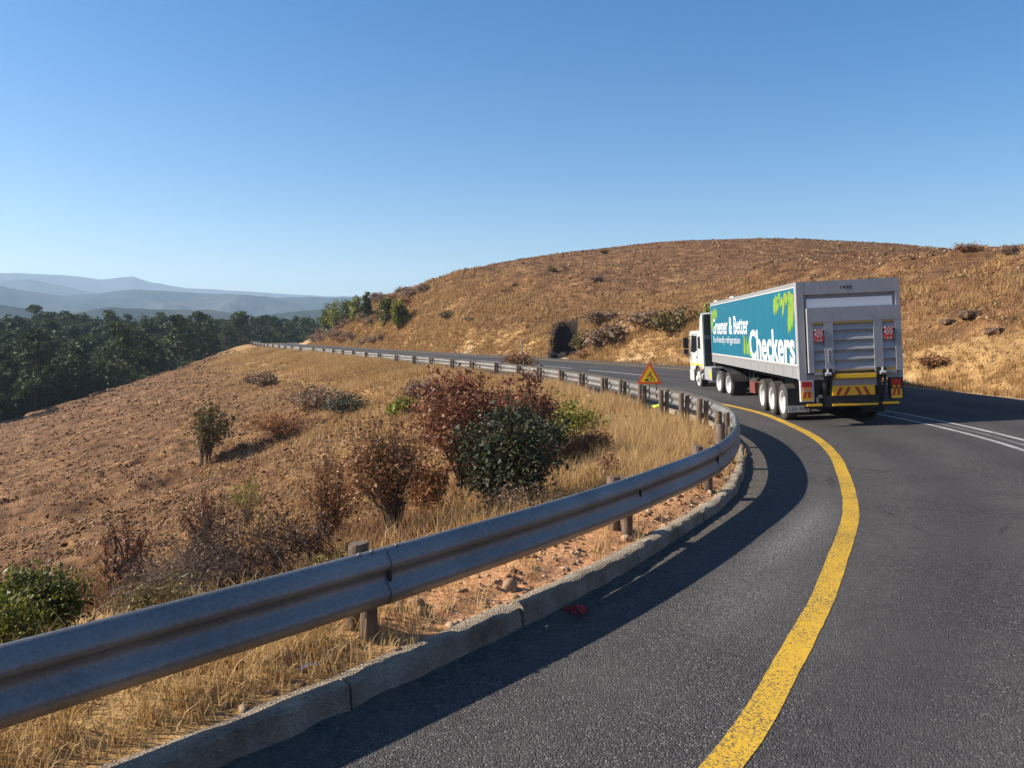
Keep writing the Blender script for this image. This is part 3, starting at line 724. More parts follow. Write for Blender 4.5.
def plant_meshes(seed, h, rad, n_clump, per, leaf, clump_r, wood='bark', leaves='leaf_green', stems=5, squash=0.8, base=0.15, crown_lo=0.2, hollow=0.55,
                 tint_bias=0.0, stem_r=0.03, twigs=True, aspect=0.55, spread=1.0, tint_fn=None):
    R = np.random.default_rng(seed); rnd = random.Random(seed)
    C = []
    while len(C) < n_clump:
        q = R.uniform(-1, 1, 3); l = np.linalg.norm(q)
        if l > 1 or l < hollow * R.uniform(0, 1): continue
        z = crown_lo * h + (q[2] * 0.5 + 0.5) * (1 - crown_lo) * h * 0.93
        lump = 0.75 + 0.5 * R.uniform()
        C.append((q[0] * rad * lump, q[1] * rad * lump, z, R.uniform(0.6, 1.25) * clump_r, R.uniform()))
    P, T = [], []
    for cx, cy, cz, cr, tt in C:
        m = max(3, int(per * R.uniform(0.6, 1.3)))
        q = R.normal(size=(m, 3)) * cr * 0.55 * np.array([1, 1, squash])
        P.append(q + np.array([cx, cy, cz])); T.append(np.clip(0.62 * tt + R.normal(0.19, 0.20, m) + tint_bias, 0, 1))
    P, T = np.concatenate(P), np.concatenate(T)
    if tint_fn is not None: T = np.clip(tint_fn(P, T), 0, 1)
    keep = P[:, 2] > 0.02; P, T = P[keep], T[keep]
    V, F = leaf_quads(P, leaf, R, aspect=aspect)
    lme = np_mesh('foliage', V, F, M[leaves], attrs={'tint': np.repeat(T, 4)}, data_only=True)
    bm = bmesh.new()
    roots = [(rnd.uniform(-1, 1) * base, rnd.uniform(-1, 1) * base) for _ in range(stems)]
    for i, (cx, cy, cz, cr, tt) in enumerate(C):
        if not twigs and i >= stems * 3: break
        r0 = roots[i % stems]; j = 0.12 * h
        mid1 = (r0[0] * 0.8 + cx * 0.2 * spread + rnd.uniform(-j, j) * .3, r0[1] * 0.8 + cy * 0.2 + rnd.uniform(-j, j) * .3, cz * 0.42)
        mid2 = (cx * 0.62 + r0[0] * .2 + rnd.uniform(-j, j) * .4, cy * 0.62 + r0[1] * .2 + rnd.uniform(-j, j) * .4, cz * 0.76)
        k = 1.0 if i < stems * 2 else 0.5
        tube(bm, [(r0[0], r0[1], -0.25), (r0[0] * 0.95, r0[1] * 0.95, cz * 0.12), mid1, mid2, (cx, cy, cz)],
             [stem_r * k, stem_r * 0.9 * k, stem_r * 0.62 * k, stem_r * 0.4 * k, stem_r * 0.12 * k], 5, cap=False)
        for _ in range(3):
            d_ = Vector((cx + rnd.gauss(0, .5) * rad, cy + rnd.gauss(0, .5) * rad, h * 0.45 + rnd.uniform(0, .6) * h)).normalized() * cr * rnd.uniform(0.9, 1.9)
            c_ = Vector((cx, cy, cz)); q_ = c_ - d_ * 0.5
            tube(bm, [q_, c_ + Vector((rnd.gauss(0, .1), rnd.gauss(0, .1), 0)) * cr, c_ + d_ * 0.7], [stem_r * 0.16, stem_r * 0.12, stem_r * 0.04], 3, cap=False)
    wme = bpy.data.meshes.new('stems'); bm.to_mesh(wme); bm.free(); wme.materials.append(M[wood])
    wme.polygons.foreach_set('use_smooth', np.ones(len(wme.polygons), bool))
    return wme, lme

def place_plant(name, meshes, loc, label, cat, group=None, rz=0.0, sc=(1, 1, 1), wood_name='stem', leaf_name='foliage'):
    o = empty(name, loc, (0, 0, rz), label, cat, group); o.scale = sc
    for nm, me in ((wood_name, meshes[0]), (leaf_name, meshes[1])):
        if me is not None: link(bpy.data.objects.new(nm, me), o)
    return o

def at_px(px, Y):
    X = (px - 512) / 770 * Y
    return np.array([X, Y, float(height(X, Y)[0])])
def h_to(py, loc):          # height of a plant on loc whose top shows at row py
    return 2.3 + (335 - py) / 770 * loc[1] - loc[2]

# --- the hollow below the near rail
def bush_at(px, Y, top, wpx, seed, leaves, label, cat='bush', name='bush', **kw):
    L = at_px(px, Y); h = max(0.3, h_to(top, L)); rad = wpx * Y / 770 / 2
    prm = dict(n_clump=90, per=40, leaf=0.075, clump_r=rad * 0.30)
    prm.update(kw)
    print('bush', label[:40], L.round(1), 'h', round(h, 2), 'rad', round(rad, 2))
    return place_plant(name, plant_meshes(seed, h, rad * 0.82, leaves=leaves, **prm), L, label, cat)

def bush_px(px, foot, top, wpx, seed, leaves, label, cat='bush', name='bush', **kw):
    L = ground_at_pixel(px, foot)
    h = max(0.25, h_to(top, L)); rad = wpx * L[1] / 770 / 2
    prm = dict(n_clump=90, per=40, leaf=0.075, clump_r=rad * 0.30); prm.update(kw)
    print('bush', label[:40], L.round(1), 'h', round(h, 2), 'rad', round(rad, 2))
    return place_plant(name, plant_meshes(seed, h, rad * 0.82, leaves=leaves, **prm), L, label, cat)
bush_px(466, 492, 368, 116, 11, 'leaf_red', 'big bush of reddish brown leaves, the tallest bush below the guardrail', n_clump=150, per=60, leaf=0.072, stems=9, stem_r=0.03, clump_r=0.36, hollow=0.3)
bush_px(524, 484, 368, 76, 25, 'leaf_red', 'reddish bush top with thin shoots rising behind the dark green bush', n_clump=70, per=44, leaf=0.07, stems=7, crown_lo=0.3, hollow=0.3)
bush_px(508, 510, 404, 108, 12, 'leaf_dark', 'dense dark green leafy bush in front of the reddish bush', n_clump=100, per=80, leaf=0.062, stems=8, crown_lo=0.10, clump_r=0.27, hollow=0.2)
bush_px(546, 482, 420, 50, 28, 'leaf_dark', 'smaller dark green bush on the right flank of the dense dark green one', n_clump=44, per=60, leaf=0.062, crown_lo=0.1, clump_r=0.26, hollow=0.2)
bush_px(572, 446, 399, 70, 13, 'leaf_lime', 'bright yellow green bush right of the dark green bush', n_clump=50, per=50, leaf=0.09, crown_lo=0.1, hollow=0.2, clump_r=0.34)
bush_px(588, 468, 430, 58, 14, 'leaf_rust', 'low rust red dry bush at the foot of the golden grass', n_clump=70, per=45, leaf=0.10, aspect=0.2, crown_lo=0.05, wood='twig', hollow=0.1)
bush_px(384, 540, 420, 96, 15, 'leaf_dry', 'dry bush with a forked dark stem and coppery dead leaves beside the big reddish bush', n_clump=120, per=34, leaf=0.048, stems=5, crown_lo=0.30, stem_r=0.022, hollow=0.2, clump_r=0.28, base=0.2)
bush_px(332, 545, 448, 70, 16, 'leaf_dry', 'smaller coppery dry bush left of the forked dry bush', n_clump=80, per=32, leaf=0.045, stems=5, crown_lo=0.22, stem_r=0.018, hollow=0.2, clump_r=0.26, tint_bias=-0.05, base=0.2)
bush_px(432, 520, 460, 52, 17, 'leaf_rust', 'low orange brown bush under the big reddish bush', n_clump=50, per=36, leaf=0.09, aspect=0.3, crown_lo=0.05, wood='twig', hollow=0.1)
bush_px(238, 588, 500, 150, 18, 'leaf_twig', 'tangle of bare dark twigs with few withered leaves in the hollow', n_clump=110, per=6, leaf=0.035, stems=30, base=0.9, stem_r=0.011, crown_lo=0.25, tint_bias=-0.2, hollow=0.1)
bush_px(190, 600, 545, 150, 19, 'leaf_scrub', 'pale grey dead brushwood just behind the near guardrail', n_clump=150, per=9, leaf=0.045, stems=60, base=0.75, stem_r=0.007, crown_lo=0.3, wood='twig', aspect=0.2, hollow=0.0)
bush_px(126, 600, 520, 62, 20, 'leaf_red', 'small bush with withered red leaves left of the pale brushwood', n_clump=50, per=18, leaf=0.04, stems=7, hollow=0.1)
bush_px(206, 560, 488, 60, 29, 'leaf_red', 'thin red leaved bush behind the tangle of dark twigs', n_clump=45, per=14, leaf=0.045, stems=8, hollow=0.1, tint_bias=-0.1)
bush_px(300, 575, 510, 90, 26, 'leaf_twig', 'scrubby dark brown bush left of the nearest rail post', n_clump=60, per=12, leaf=0.04, stems=14, base=0.4, stem_r=0.010, tint_bias=-0.15, hollow=0.1)
bush_px(36, 640, 572, 92, 21, 'leaf_green', 'round leafy green bush at the left edge above the rail', n_clump=120, per=70, leaf=0.034, crown_lo=0.06, tint_bias=-0.02, hollow=0.3, clump_r=0.17)
bush_px(6, 660, 604, 70, 22, 'leaf_lime', 'yellow green bush at the left edge in front of the round green bush', n_clump=70, per=60, leaf=0.034, crown_lo=0.06, tint_bias=-0.05, hollow=0.2, clump_r=0.17)
bush_px(246, 530, 470, 42, 23, 'leaf_lime', 'spindly yellow green sapling standing alone in the hollow', n_clump=34, per=16, leaf=0.085, stems=2, crown_lo=0.12, aspect=0.22, base=0.06, stem_r=0.014, hollow=0.0)
bush_px(350, 575, 545, 40, 24, 'leaf_olive', 'small olive tuft behind the nearest rail post', n_clump=26, per=30, leaf=0.055, aspect=0.2, crown_lo=0.03, tint_bias=0.1, hollow=0.0)
bush_px(325, 590, 552, 44, 30, 'leaf_olive', 'yellowish weed clump left of the nearest rail post', n_clump=26, per=30, leaf=0.055, aspect=0.2, crown_lo=0.03, tint_bias=0.2, hollow=0.0)
bush_px(165, 620, 575, 110, 37, 'leaf_olive', 'olive weeds close behind the guardrail left of the brushwood', n_clump=60, per=26, leaf=0.05, aspect=0.2, crown_lo=0.03, hollow=0.0, stems=9, base=0.4, stem_r=0.006)
bush_px(520, 515, 488, 110, 27, 'leaf_scrub', 'grey green weeds along the back of the guardrail below the dark green bush', n_clump=70, per=26, leaf=0.05, aspect=0.25, crown_lo=0.03, stems=12, base=0.5, stem_r=0.008, hollow=0.0)
bush_px(610, 482, 455, 56, 38, 'leaf_red', 'withered low twigs between the weeds and the second rail post', n_clump=36, per=14, leaf=0.05, crown_lo=0.05, stems=12, base=0.4, stem_r=0.007, hollow=0.0, tint_bias=-0.2)
# --- the open slope
L = ground_at_pixel(210, 460)
hh = h_to(401, L)
place_plant('small_tree', plant_meshes(31, hh, 16 * L[1] / 770, 75, 17, 0.16, 0.5, leaves='leaf_olive', stems=7, crown_lo=0.22, stem_r=0.035, base=0.35, tint_bias=-0.02, hollow=0.15), L,
            'lone olive coloured small tree standing on the bare slope', 'tree', wood_name='trunk', leaf_name='crown')
def slope_bush(px, py, h, rad, seed, leaves, label, **kw):
    L = ground_at_pixel(px, py)
    if L is None: print('MISS', px, py); return
    prm = dict(n_clump=50, per=40, leaf=0.15, clump_r=rad * 0.32, crown_lo=0.05); prm.update(kw)
    place_plant('bush', plant_meshes(seed, h, rad * 0.85, leaves=leaves, **prm), L, label, 'bush')
slope_bush(347, 413, 0.75, 1.3, 41, 'leaf_dark', 'low dark green bush lying across the middle of the slope', leaf=0.13, n_clump=34)
slope_bush(322, 408, 0.9, 1.9, 42, 'leaf_scrub', 'wide grey scrub mound left of the low dark green bush', leaf=0.16, n_clump=70)
slope_bush(403, 416, 0.7, 0.7, 43, 'leaf_lime', 'small yellow green bush right of the low dark green bush')
slope_bush(275, 432, 0.8, 1.8, 44, 'leaf_rust', 'rust coloured scrub mound in the middle of the slope', leaf=0.17, aspect=0.25)
slope_bush(262, 385, 0.8, 1.5, 45, 'leaf_scrub', 'grey brown scrub mound high on the slope near its crest', leaf=0.18)
slope_bush(520, 372, 1.3, 1.2, 46, 'leaf_dry', 'coppery bush peeping over the big reddish bush, near the rail', leaf=0.13)
slope_bush(420, 400, 1.0, 1.1, 47, 'leaf_scrub', 'small grey scrub bush on the slope left of the big reddish bush', leaf=0.13)

# --- bank across the road: trees on the cutting, scrub along it
def tree_px(px, Y, top, wpx, seed, leaves, label, cat='tree', name='small_tree', group=None, foot=None, **kw):
    L = at_px(px, Y) if foot is None else ground_at_pixel(px, foot, 40, 300)
    Y = L[1]; h = max(0.8, h_to(top, L)); rad = wpx * Y / 770 / 2
    prm = dict(n_clump=46, per=34, leaf=0.34, clump_r=rad * 0.42, stems=3, stem_r=0.07, crown_lo=0.06, base=0.15, hollow=0.2); prm.update(kw)
    print('tree', px, L.round(1), round(h, 1), round(rad, 1))
    place_plant(name, plant_meshes(seed, h, rad * 0.8, leaves=leaves, **prm), L, label, cat, group, wood_name='trunk', leaf_name='crown')
for i, (px, foot, top, w_, lv, lab) in enumerate([
    (328, 334, 303, 17, 'leaf_green', 'leftmost young tree of the clump at the end of the cutting'),
    (336, 329, 299, 20, 'leaf_lime', 'second young tree from the left at the end of the cutting, yellow green'),
    (346, 325, 298, 20, 'leaf_green', 'third young tree from the left at the end of the cutting'),
    (356, 323, 296, 19, 'leaf_lime', 'yellow green young tree beside the tallest one on the cutting'),
    (367, 324, 290, 11, 'leaf_forest', 'tallest thin dark tree on the end of the cutting'),
    (386, 328, 296, 17, 'leaf_green', 'darker young tree of the pair on the cutting face'),
    (399, 331, 297, 17, 'leaf_lime', 'yellow green young tree of the pair on the cutting face')]):
    tree_px(px, 0, top, w_, 60 + i, lv, lab, foot=foot)
tree_px(711, 49, 299, 20, 70, 'leaf_lime', 'yellow green tree on the bank behind the truck cab', leaf=0.16, n_clump=50, per=40)

def scrub_px(px, py, h, rad, me, label, group=None, dx=0):
    L = ground_at_pixel(px, py, 28, 330)
    if L is None: return
    place_plant('scrub_bush', me, L, label, 'bush', group, rz=random.uniform(0, 6), sc=(rad, rad, h), wood_name='stem')
scrubs = [plant_meshes(80 + i, 1.0, 0.8, 34, 30, 0.17, 0.32, leaves=lv, crown_lo=0.02, stems=8, base=0.3, stem_r=0.02, wood='twig') for i, lv in enumerate(('leaf_scrub', 'leaf_scrub', 'leaf_olive', 'leaf_dry'))]
for (px, py, h, rad, k, lab) in [
    (580, 350, 1.3, 0.9, 2, 'olive bush right beside the black gully in the bank'),
    (600, 348, 1.4, 1.4, 0, 'grey bush between the olive bush and the small red earth hollow'),
    (612, 343, 1.4, 1.5, 1, 'grey bush on the bank above the roadworks sign'),
    (585, 358, 0.6, 0.9, 3, 'low coppery tussock at the road edge right of the gully'),
    (672, 332, 1.6, 1.7, 2, 'wide olive bush on the bank left of the truck cab'),
    (650, 328, 1.3, 1.6, 0, 'grey scrub bush left of the wide olive bush'),
    (604, 325, 1.2, 1.8, 0, 'grey scrub bush leftmost on the rim of the low bank'),
    (447, 318, 0.9, 1.1, 2, 'dark olive tussock alone on the cutting face'),
    (418, 283, 1.5, 2.0, 2, 'olive bush on the skyline left of the brown hill'),
    (403, 290, 1.6, 2.4, 3, 'coppery bush on the skyline above the pair of young trees'),
    (932, 366, 0.45, 0.6, 3, 'coppery tussock in the golden grass right of the truck')]:
    scrub_px(px, py, h, rad, scrubs[k], lab)
# the pinkish scrub that covers the foot of the cutting, left
R = np.random.default_rng(5); pts = []
for _ in range(900):
    s_ = R.uniform(station_of(-30, 106), station_of(-58, 174)); v_ = R.uniform(1.6, 9)
    p, t, nn = at(s_); e = np.interp(s_, ARC, CUR[:, 3])
    q = p + nn * (e + v_)
    if all((q[0] - a) ** 2 + (q[1] - b) ** 2 > 4.5 for a, b in pts): pts.append(q)
    if len(pts) >= 70: break
pz = height(*np.array(pts).T)
for i, (q, z) in enumerate(zip(pts, pz)):
    place_plant('scrub_bush', scrubs[(0, 1, 0, 3, 1)[i % 5]], (q[0], q[1], z - 0.1), 'dry scrub bush on the foot of the cutting below the young trees', 'bush', 'scrub bushes along the foot of the cutting',
                rz=R.uniform(0, 6), sc=(R.uniform(1.0, 1.7),) * 2 + (R.uniform(0.8, 1.5),))
# scattered small bushes on the hillside
hp = []
for _ in range(3000):
    px, py = R.uniform(430, 1020), R.uniform(246, 322)
    hp.append((px, py))
cnt = 0
for px, py in hp:
    if cnt >= 9: break
    Lh = ground_at_pixel(px, py, 40, 300)
    if Lh is None or Lh[1] > 150: continue
    place_plant('scrub_bush', scrubs[(0, 3, 1, 2)[cnt % 4]], Lh, 'small dry tussock bush scattered on the brown hillside', 'bush', 'tussock bushes dotted over the hillside',
                rz=R.uniform(0, 6), sc=(R.uniform(0.5, 1.0),) * 2 + (R.uniform(0.4, 0.8),))
    cnt += 1

# --- plantation in the valley
def forest_tree(seed, h, rad):
    R = np.random.default_rng(seed); rnd = random.Random(seed)
    P, T = [], []; bm = bmesh.new()
    lean = R.uniform(-.5, .5, 2)
    tube(bm, [(0, 0, -1), (lean[0] * .3, lean[1] * .3, h * .35), (lean[0], lean[1], h * .72), (lean[0] * 1.1, lean[1] * 1.1, h * .95)], [0.24, 0.19, 0.11, 0.02], 6, cap=False)
    lumps = 36
    for i in range(lumps):
        f = rnd.random() ** 0.85; z = h * (0.05 + 0.88 * f); a = rnd.uniform(0, 6.28)
        rr = rad * (1 - 0.80 * max(0, f - 0.25) ** 1.5 / 0.65) * rnd.uniform(0.45, 1.0)
        c = np.array([lean[0] * f + math.cos(a) * rr, lean[1] * f + math.sin(a) * rr, z])
        tube(bm, [(lean[0] * f * .8, lean[1] * f * .8, z - 0.9), tuple(c)], [0.07, 0.02], 4, cap=False)
        m = int(52 * rnd.uniform(0.7, 1.3)); cr = rnd.uniform(0.85, 1.45)
        q = R.normal(size=(m, 3)); q /= np.linalg.norm(q, axis=1)[:, None]; q *= (R.uniform(0.35, 1, m) ** 0.5)[:, None] * cr * np.array([1.05, 1.05, 0.72])
        P.append(c + q); T.append(np.clip(R.normal(0.42 + rnd.uniform(-.2, .25), 0.15, m), 0, 1))
    P, T = np.concatenate(P), np.concatenate(T)
    V, F = leaf_quads(P, 0.62, R, up=0.5, aspect=0.6)
    lme = np_mesh('crown', V, F, M['leaf_forest'], attrs={'tint': np.repeat(T, 4)}, data_only=True)
    wme = bpy.data.meshes.new('trunk'); bm.to_mesh(wme); bm.free(); wme.materials.append(M['bark'])
    return wme, lme
ft = [forest_tree(200 + i, 13.6, 3.7) for i in range(7)]
R = np.random.default_rng(99)
cand = []
for _ in range(40000):
    a = R.uniform(-36, -11.5); r = math.sqrt(R.uniform(85 ** 2, 355 ** 2))
    X, Y = r * math.sin(math.radians(a)), r * math.cos(math.radians(a))
    rx = np.interp(Y, RIDGE[:, 1], RIDGE[:, 0])
    if X > rx - 7: continue
    if r > 120 and R.uniform() < sstep(120, 330, np.array(r)) * 0.25: continue
    sp = 4.5 + 2.6 * (r - 85) / 270
    if all((X - c[0]) ** 2 + (Y - c[1]) ** 2 > sp * sp for c in cand): cand.append((X, Y, r))
cand.sort(key=lambda c: c[2])
print('forest candidates', len(cand))
fz = height(*np.array([c[:2] for c in cand]).T)
N_IND = 285
for i, ((X, Y, r), z) in enumerate(zip(cand, fz)):
    if i >= N_IND: break
    k = R.uniform(0.82, 1.16) + (0.22 if R.uniform() < 0.2 else 0)
    o = empty('plantation_tree', (X, Y, z), (0, 0, R.uniform(0, 6.28)), 'dark green plantation tree standing among many in the shaded valley on the left', 'tree', 'trees of the valley plantation')
    o.scale = (k * R.uniform(.9, 1.15), k * R.uniform(.9, 1.15), k)
    me = ft[i % 7]
    for nm, m_ in (('trunk', me[0]), ('crown', me[1])): link(bpy.data.objects.new(nm, m_), o)
if len(cand) > N_IND:
    VV, FF, TT, off = [], [], [], 0
    for i, ((X, Y, r), z) in enumerate(zip(cand[N_IND:], fz[N_IND:])):
        me = ft[i % 7][1]; v = np.empty(len(me.vertices) * 3, np.float32); me.vertices.foreach_get('co', v); v = v.reshape(-1, 3)
        tt = np.empty(len(me.vertices), np.float32); me.attributes['tint'].data.foreach_get('value', tt)
        a = R.uniform(0, 6.28); k = R.uniform(0.86, 1.18)
        v2 = np.stack([v[:, 0] * math.cos(a) - v[:, 1] * math.sin(a), v[:, 0] * math.sin(a) + v[:, 1] * math.cos(a), v[:, 2]], 1) * k + np.array([X, Y, z])
        VV.append(v2); TT.append(tt); FF.append(np.arange(len(v)).reshape(-1, 4) + off); off += len(v)
    tag(np_mesh('far_forest', np.concatenate(VV), np.concatenate(FF), M['leaf_forest'], attrs={'tint': np.concatenate(TT)}), kind='stuff')

# ------------------------------------------------------------------ grass and stones nobody could count
def blades(P, hgt, wid, lean, R, nb, rad, tint, bend=True):
    """nb blades round every tuft centre"""
    n = len(P) * nb
    B = np.repeat(P, nb, 0) + np.concatenate([R.normal(size=(n, 2)) * np.repeat(rad, nb)[:, None], np.zeros((n, 1))], 1)
    H = np.repeat(hgt, nb) * R.uniform(0.45, 1.15, n); W = np.repeat(wid, nb) * R.uniform(0.7, 1.3, n)
    a = R.uniform(0, 6.28, n); d = np.stack([np.cos(a), np.sin(a)], 1)
    l = (lean * R.uniform(0.2, 1.5, n) * H)[:, None]
    q = R.uniform(0, 6.28, n); s = np.stack([np.cos(q), np.sin(q), 0 * q], 1) * W[:, None] * 0.5
    up = lambda f, g: B + np.concatenate([d * l * g, (H * f)[:, None]], 1)
    T = np.clip(np.repeat(tint, nb) + R.normal(0, 0.16, n), 0, 1)
    if bend:
        m = up(0.6, 0.35); t = up(0.95, 1.0); B[:, 2] -= 0.02
        V = np.stack([B - s, B + s, m + s * .7, m - s * .7, t], 1).reshape(-1, 3)
        i = np.arange(n)[:, None] * 5
        return V, [i + np.array([[0, 1, 2, 3]]), i + np.array([[3, 2, 4]])], np.repeat(T, 5)
    t = up(0.95, 1.0); B[:, 2] -= 0.03
    V = np.stack([B - s, B + s, t], 1).reshape(-1, 3)
    return V, [np.arange(n * 3).reshape(-1, 3)], np.repeat(T, 3)

def road_sample(n, s0, s1, ufn, R):
    S = R.uniform(s0, s1, n); i = np.interp(S, ARC, np.arange(len(ARC))); ip = lambda a: np.interp(i, np.arange(len(ARC)), a)
    nx, ny = ip(NRM[:, 0]), ip(NRM[:, 1]); U = ufn(n, ip(CUR[:, 3]))
    x = ip(CUR[:, 0]) + nx * U; y = ip(CUR[:, 1]) + ny * U
    return x, y, S, U
R = np.random.default_rng(123)
# near verge
x, y, S, U = road_sample(9000, S0 - 5, S0 + 20, lambda n, e: -np.abs(R.normal(0, 1.5, n)) + 0.10, R)
nz = fbm(x / 0.8, y / 0.8, 51); bare = np.clip(sstep(S0 + 1.5, S0 + 3.5, S) * sstep(-1.3, -0.5, U) * 1.15, 0, 1)
ok = (R.uniform(size=len(x)) < np.clip(0.72 + 1.0 * nz, 0.05, 1) * (1 - 0.93 * bare) * (1 - 0.75 * sstep(-0.5, -1.6, U) * (1 - sstep(S0 + 7, S0 + 11, S)))) & (U > -7)
x, y, S, U, nz = x[ok], y[ok], S[ok], U[ok], nz[ok]
z = height(x, y)
hg = 0.24 * R.uniform(0.5, 1.3, len(x)) * (1 + 0.8 * sstep(-0.6, -2.2, U) * sstep(S0 + 6, S0 + 10, S)); hg = np.where(U > -0.55, np.minimum(hg, 0.20), hg)
V, F, T = blades(np.stack([x, y, z], 1), hg, np.full(len(x), 0.007), 0.75, R, 13, np.full(len(x), 0.05), 0.55 + 0.5 * nz)
tag(np_mesh('dry_grass', V, F, M['grass_gold'], attrs={'tint': T}), kind='stuff')
# golden grass of the embankment
x, y, S, U = road_sample(46000, S0 + 3, S0 + 150, lambda n, e: -0.6 - R.exponential(5.0, n), R)
w0 = ((S - S0) / 150)
ok = (R.uniform(size=len(x)) < (0.2 + 0.8 * sstep(6, 11, S - S0)) * np.clip(1.25 - 1.15 * w0 + 0.8 * fbm(x / 4, y / 4, 53), 0, 1) * (0.12 + 0.88 * np.exp(-np.abs(U) / 9))) & (U > -26)
x, y, U = x[ok], y[ok], U[ok]; r = np.hypot(x, y); z = height(x, y)
nz = fbm(x / 3, y / 3, 55)
hg = np.clip(0.33 + 0.35 * nz, 0.12, 0.7) * R.uniform(0.6, 1.3, len(x)) * np.interp(np.abs(U), [0, 6, 20], [1.05, 1.0, 0.6])
V, F, T = blades(np.stack([x, y, z], 1), hg, 0.006 + 0.0006 * r, 0.5, R, 12, 0.08 + 0.0014 * r, 0.68 + 0.55 * nz, bend=False)
tag(np_mesh('dry_grass', V, F, M['grass_slope'], attrs={'tint': T}), kind='stuff')
print('embankment tufts', len(x))
# sparse grass over the hollow and the spur
ang = np.radians(R.uniform(-37, -2, 42000)); r = np.exp(R.uniform(math.log(8), math.log(150), 42000))
x, y = r * np.sin(ang), r * np.cos(ang); u, k = nearest(x, y)
rx = np.interp(y, RIDGE[:, 1], RIDGE[:, 0])
nz = fbm(x / 5, y / 5, 57)
ok = (u < -2) & (x > rx) & (R.uniform(size=len(x)) < (0.45 + 0.55 * np.exp(-np.abs(u) / 14)) * np.clip(0.45 + 1.0 * nz, 0.03, 1)); x, y, r, nz = x[ok], y[ok], r[ok], nz[ok]; z = height(x, y)
V, F, T = blades(np.stack([x, y, z], 1), R.uniform(0.06, 0.30, len(x)), 0.006 + 0.0007 * r, 0.55, R, 6, 0.05 + 0.0012 * r, 0.36 + 0.9 * nz, bend=False)
tag(np_mesh('dry_stubble', V, F, M['stubble'], attrs={'tint': T}), kind='stuff')
# bank across the road
x, y, S, U = road_sample(42000, S0 + 12, S0 + 175, lambda n, e: e + 0.7 + np.minimum(R.exponential(4.0, n), R.uniform(7, 16, n)), R)
nz = fbm(x / 3, y / 3, 59)
ok = (R.uniform(size=len(x)) < np.clip(0.75 + 0.9 * nz, 0.05, 1)); x, y, nz = x[ok], y[ok], nz[ok]; r = np.hypot(x, y); z = height(x, y)
gx, gy = x - GUL[0] - 1.0 - 0.1 * (y - GUL[1]), y - GUL[1]
ok = ~((np.abs(gx) < 1.3) & (gy > -0.8) & (gy < 12)); x, y, z, r, nz = x[ok], y[ok], z[ok], r[ok], nz[ok]
V, F, T = blades(np.stack([x, y, z], 1), np.clip(0.30 + 0.35 * nz, 0.1, 0.6) * R.uniform(0.6, 1.4, len(x)), 0.006 + 0.0007 * r, 0.4, R, 9, 0.06 + 0.0014 * r, 0.5 + 0.5 * nz, bend=False)
tag(np_mesh('dry_grass', V, F, M['grass_slope'], attrs={'tint': T}), kind='stuff')

# short stubble over the hill
ang = np.radians(R.uniform(-14, 40, 60000)); r = np.exp(R.uniform(math.log(32), math.log(210), 60000)); x, y = r * np.sin(ang), r * np.cos(ang); u, k = nearest(x, y); v = u - CUR[k, 3]
nz = fbm(x / 6, y / 6, 67); n2 = fbm(x / 1.5, y / 1.5, 68)
ok = (v > 5) & (R.uniform(size=len(x)) < np.clip(0.6 + 1.0 * nz + 0.6 * n2, 0.05, 1)); x, y, r, nz, n2 = x[ok], y[ok], r[ok], nz[ok], n2[ok]; z = height(x, y)
V, F, T = blades(np.stack([x, y, z], 1), R.uniform(0.05, 0.20, len(x)) * (1 + 0.002 * r), 0.008 + 0.0008 * r, 0.8, R, 5, 0.05 + 0.0016 * r, np.clip(0.16 + 0.6 * nz + 0.6 * n2, 0, 1), bend=False)
tag(np_mesh('dry_stubble', V, F, M['stubble'], attrs={'tint': T}), kind='stuff')
# stones
def stone_mat():
    n = N('stone'); p = n.pos()
    c = n.ramp(n.attr('tint'), [(0.0, (0.15, 0.085, 0.045)), (0.5, (0.30, 0.185, 0.10)), (1.0, (0.50, 0.37, 0.24))])
    c = n.mix(n.math('MULTIPLY', n.noise(p, 12, 5, 0.7), 0.5), c, (0.20, 0.11, 0.065))
    return n.bsdf(c, 0.9, normal=n.bump(n.noise(p, 25, 4), 0.5, 0.02), spec=0.2)
M['stone'] = stone_mat()
g_ = (1 + 5 ** 0.5) / 2
ICO = np.array([(-1, g_, 0), (1, g_, 0), (-1, -g_, 0), (1, -g_, 0), (0, -1, g_), (0, 1, g_), (0, -1, -g_), (0, 1, -g_), (g_, 0, -1), (g_, 0, 1), (-g_, 0, -1), (-g_, 0, 1)]) / 1.9
ICF = np.array([(0, 11, 5), (0, 5, 1), (0, 1, 7), (0, 7, 10), (0, 10, 11), (1, 5, 9), (5, 11, 4), (11, 10, 2), (10, 7, 6), (7, 1, 8), (3, 9, 4), (3, 4, 2), (3, 2, 6), (3, 6, 8), (3, 8, 9), (4, 9, 5), (2, 4, 11), (6, 2, 10), (8, 6, 7), (9, 8, 1)])
def stones(P, size, R):
    n = len(P)
    A = R.normal(size=(n, 3, 3)); Q, _ = np.linalg.qr(A)
    sc = np.stack([R.uniform(.7, 1.3, n), R.uniform(.55, 1.0, n), R.uniform(.35, .75, n)], 1) * size[:, None]
    V = ICO[None] * R.uniform(0.72, 1.22, (n, 12, 1)) * sc[:, None]
    V = np.einsum('nij,nkj->nki', Q, V)
    V[:, :, 2] *= 0.75
    V = V + P[:, None] + np.array([0, 0, 1]) * (0.1 * size)[:, None, None]
    F = (ICF[None] + 12 * np.arange(n)[:, None, None]).reshape(-1, 3)
    return V.reshape(-1, 3), F, np.repeat(R.uniform(0, 1, n), 12)
def add_stones(x, y, size):
    z = height(x, y); V, F, T = stones(np.stack([x, y, z], 1), size, R)
    tag(np_mesh('loose_stones', V, F, M['stone'], attrs={'tint': T}), kind='stuff')
